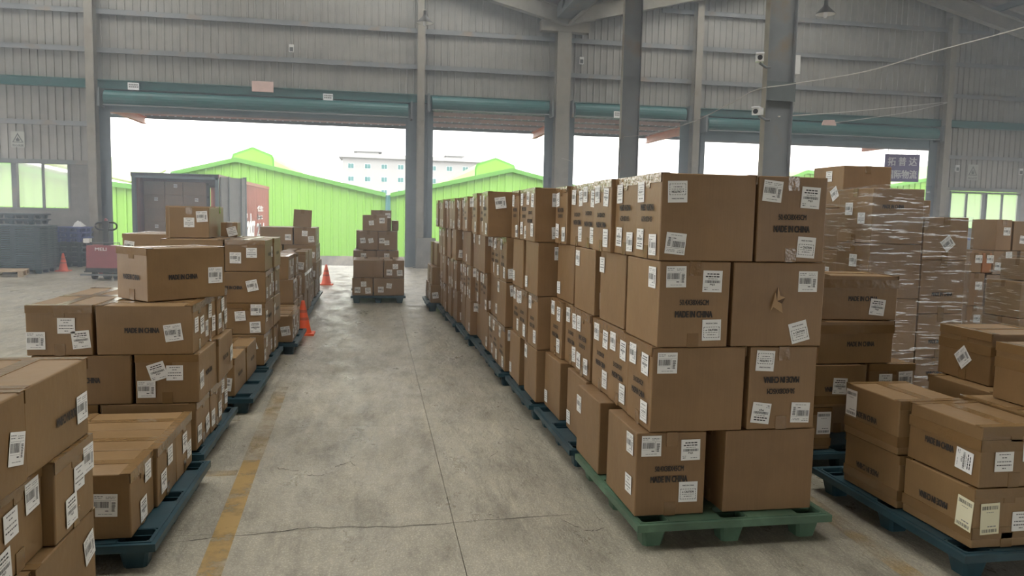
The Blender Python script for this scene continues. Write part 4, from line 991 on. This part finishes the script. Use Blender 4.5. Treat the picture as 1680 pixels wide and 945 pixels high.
# ================================================================== wall fittings
def warn_sign(x, z, s, label):
    t = tag(empty('fire_warning_sign', (x, WY-.03, z)), label, 'sign')
    MB().box(-.20*s, .20*s, 0, .008, -.26*s, .26*s).build('plate', M['sign_grey'], t)
    mb = MB(); A = [(-.17*s,-.10*s), (.17*s,-.10*s), (0,.21*s)]; B = [(q[0]*.72, -.055*s+(q[1]+.055*s)*.72+.01*s) for q in A]
    for i in range(3): j = (i+1) % 3; mb.quad((A[i][0],-.002,A[i][1]), (A[j][0],-.002,A[j][1]), (B[j][0],-.002,B[j][1]), (B[i][0],-.002,B[i][1]))
    mb.poly([(-.05*s,-.002,-.06*s), (.05*s,-.002,-.06*s), (.06*s,-.002,.0), (.03*s,-.002,.02*s), (.0,-.002,.09*s), (-.03*s,-.002,.03*s), (-.06*s,-.002,.01*s)])
    mb.build('flame_triangle', M['sign_ink'], t)
    o = link('lettering', text_mesh('当心火灾', .34*s, .085*s, M['sign_ink'], .03), t); o.location = (0, -.003, -.19*s); o.rotation_euler = (PI/2, 0, 0)
warn_sign(-9.92, 3.5, .86, 'grey flame warning sign above the windows with truck'); warn_sign(20.6, 3.50, 1.05, 'grey flame warning sign above the windows with rack')
def notice(x, z, w, h, label, y=WY-.26):
    t = tag(empty('notice_plate', (x, y, z)), label, 'sign'); MB().box(-w/2, w/2, 0, .01, -h/2, h/2).build('plate', M['signwhite'], t)
    mb = MB(); r = random.Random(int(x*10)+99); 
    for zz in (.14, -.16): lines_x = -w*.4; 
    for zz in (.12, -.18):
        q = -w*.40
        while q < w*.36: b = r.uniform(.03,.05); mb.quad((q,-.002,zz*h), (q+b,-.002,zz*h), (q+b,-.002,(zz+.2)*h), (q,-.002,(zz+.2)*h)); q += b+.012
    mb.build('lettering', M['grayink'], t)
notice(-6.78, 5.08, .30, .20, 'small white notice above the container doorway'); notice(-1.40, 5.03, .28, .20, 'small white notice midway along the wide doorway beam'); notice(7.45, 4.86, .30, .20, 'small white notice beside the middle doorways', WY-.58)
tag(MB().box(-.3, .3, 0, .05, -.15, .15).build('faded_board', M['pinkish'], loc=(-3.25, WY-.30, 5.24)), 'faded brown board fixed on the teal beam', 'board')
def junction(x, z, label): 
    t = tag(empty('junction_box', (x, WY-.08, z)), label, 'electrical box'); MB().box(-.07, .07, 0, .06, -.11, .11).build('case', M['tarp'], t); MB().box(-.05, .05, -.006, 0, -.09, .03).build('cover', M['sign_ink'], t)
    MB().tube([(0,.03,.11), (-.03,.03,.7)], .008, 6).build('cable', M['cabledark'], t)
junction(-2.46, 6.42, 'small white box on cladding above the wide doorway'); junction(19.95, 3.62, 'white box left of the flame sign by rack'); junction(22.5, 3.58, 'white box beyond the flame sign by rack'); junction(6.35, 6.55, 'dark faced box beside the valley column')
# pendant lamps
def lamp(x, y, z, label, r=.21):
    t = tag(empty('pendant_lamp', (x, y, z)), label, 'lamp')
    MB().lathe([(r,.0), (r*.98,.015), (r*.60,.10), (r*.28,.17), (.045,.21), (.04,.30), (.0,.30)], 24).build('shade', M['lampshade'], t, smooth=True)
    MB().lathe([(r*.99,.003), (r*.55,.10), (.0,.13)], 24).build('reflector', M['lampin'], t, smooth=True)
    MB().lathe([(.0,-.08), (.035,-.06), (.045,.0), (.03,.08)], 14).build('bulb', M['signwhite'], t, smooth=True)
    MB().tube([(0,0,.34), (0,0,roof_z(x)+.45-z)], .012, 6).build('rod', M['steel_dark'], t)
lamp(1.20, 20.0, 6.42, 'dark conical pendant lamp over the aisle'); lamp(9.72, 16.0, 6.20, 'dark conical pendant lamp beyond the bare columns', .215)
# cameras on the bare column
def cctv(x, y, z, rz, label):
    t = tag(empty('security_camera', (x, y, z), rz), label, 'camera')
    MB().hexa([(-.05,-.16,-.05), (.05,-.16,-.05), (.05,.10,-.02), (-.05,.10,-.02), (-.05,-.16,.05), (.05,-.16,.05), (.05,.10,.08), (-.05,.10,.08)]).build('housing', M['tarp'], t)
    MB().box(-.055, .055, -.19, .08, .05, .065).build('sunshield', M['signwhite'], t); MB().lathe([(.035,-.0), (.03,.012), (0,.012)], 12, (0,0,0)).build('lens', M['black'], t).matrix_basis = Matrix.Translation((0,-.165,0)) @ Matrix.Rotation(PI/2, 4, 'X')
    MB().tube([(0,.02,-.04), (.1,.05,-.10), (.16,.05,-.10)], .018, 8).build('bracket', M['steel'], t)
cctv(5.29, 10.3, 3.90, math.radians(-25), 'white camera on the aisle face of bare column'); cctv(5.31, 10.3, 3.17, math.radians(-40), 'lower white camera on the bare column')
tag(MB().box(-.05, .05, -.04, .04, -.13, .13).build('power_box', M['tarp'], loc=(5.90, 10.4, 3.88)), 'slim white box on the far edge of bare column', 'electrical box')
# cables
def cable(pts, r, m, label):
    P = []; V = [Vector(p) for p in pts]
    for i in range(len(V)-1):
        a = V[max(i-1,0)]; b = V[i]; c = V[i+1]; d = V[min(i+2, len(V)-1)]
        for k in range(6):
            t = k/6; P.append(.5*((2*b)+(c-a)*t+(2*a-5*b+4*c-d)*t*t+(3*b-a-3*c+d)*t**3))
    P.append(V[-1]); return tag(MB().tube(P, r, 6).build('slung_cable', M[m]), label, 'cable')
cable([(5.70,23.6,3.46), (6.2,23.0,3.28), (6.16,21,3.32), (5.50,17.3,3.46), (5.85,16.5,3.49), (5.82,14,3.46), (5.70,12,3.55), (5.42,10.6,3.54), (5.60,9.9,3.52), (6.06,9,3.55), (6.44,8.3,3.67), (6.91,7.5,3.80), (7.6,6.2,4.05), (8.6,4.5,4.4)], .0065, 'cable', 'pale cable slung from the valley column past bare columns')
cable([(5.62,10.3,3.13), (11.9,18,4.46), (19.2,23.8,5.82)], .010, 'cable', 'thin wire stretched to the column by the shutter')
cable([(12.6,20,4.42), (16.2,22,5.1), (19.2,23.8,5.80)], .010, 'cable', 'thin wire holding the orange float')
tag(MB().hexa([(-.22,-.05,-.07), (.2,-.05,-.07), (.24,.05,-.07), (-.2,.05,-.07), (-.18,-.04,.06), (.14,-.04,.08), (.16,.04,.08), (-.16,.04,.06)]).build('orange_float', M['pinkish'], loc=(12.45, 20, 4.42)), 'orange wrapped bundle hanging on the thin wire', 'bundle')
cable([(5.42,16.9,3.42), (5.38,16.85,2.6), (5.42,16.85,1.2), (5.4,16.85,.1)], .012, 'cabledark', 'dark cable running down the bare column by doorway')
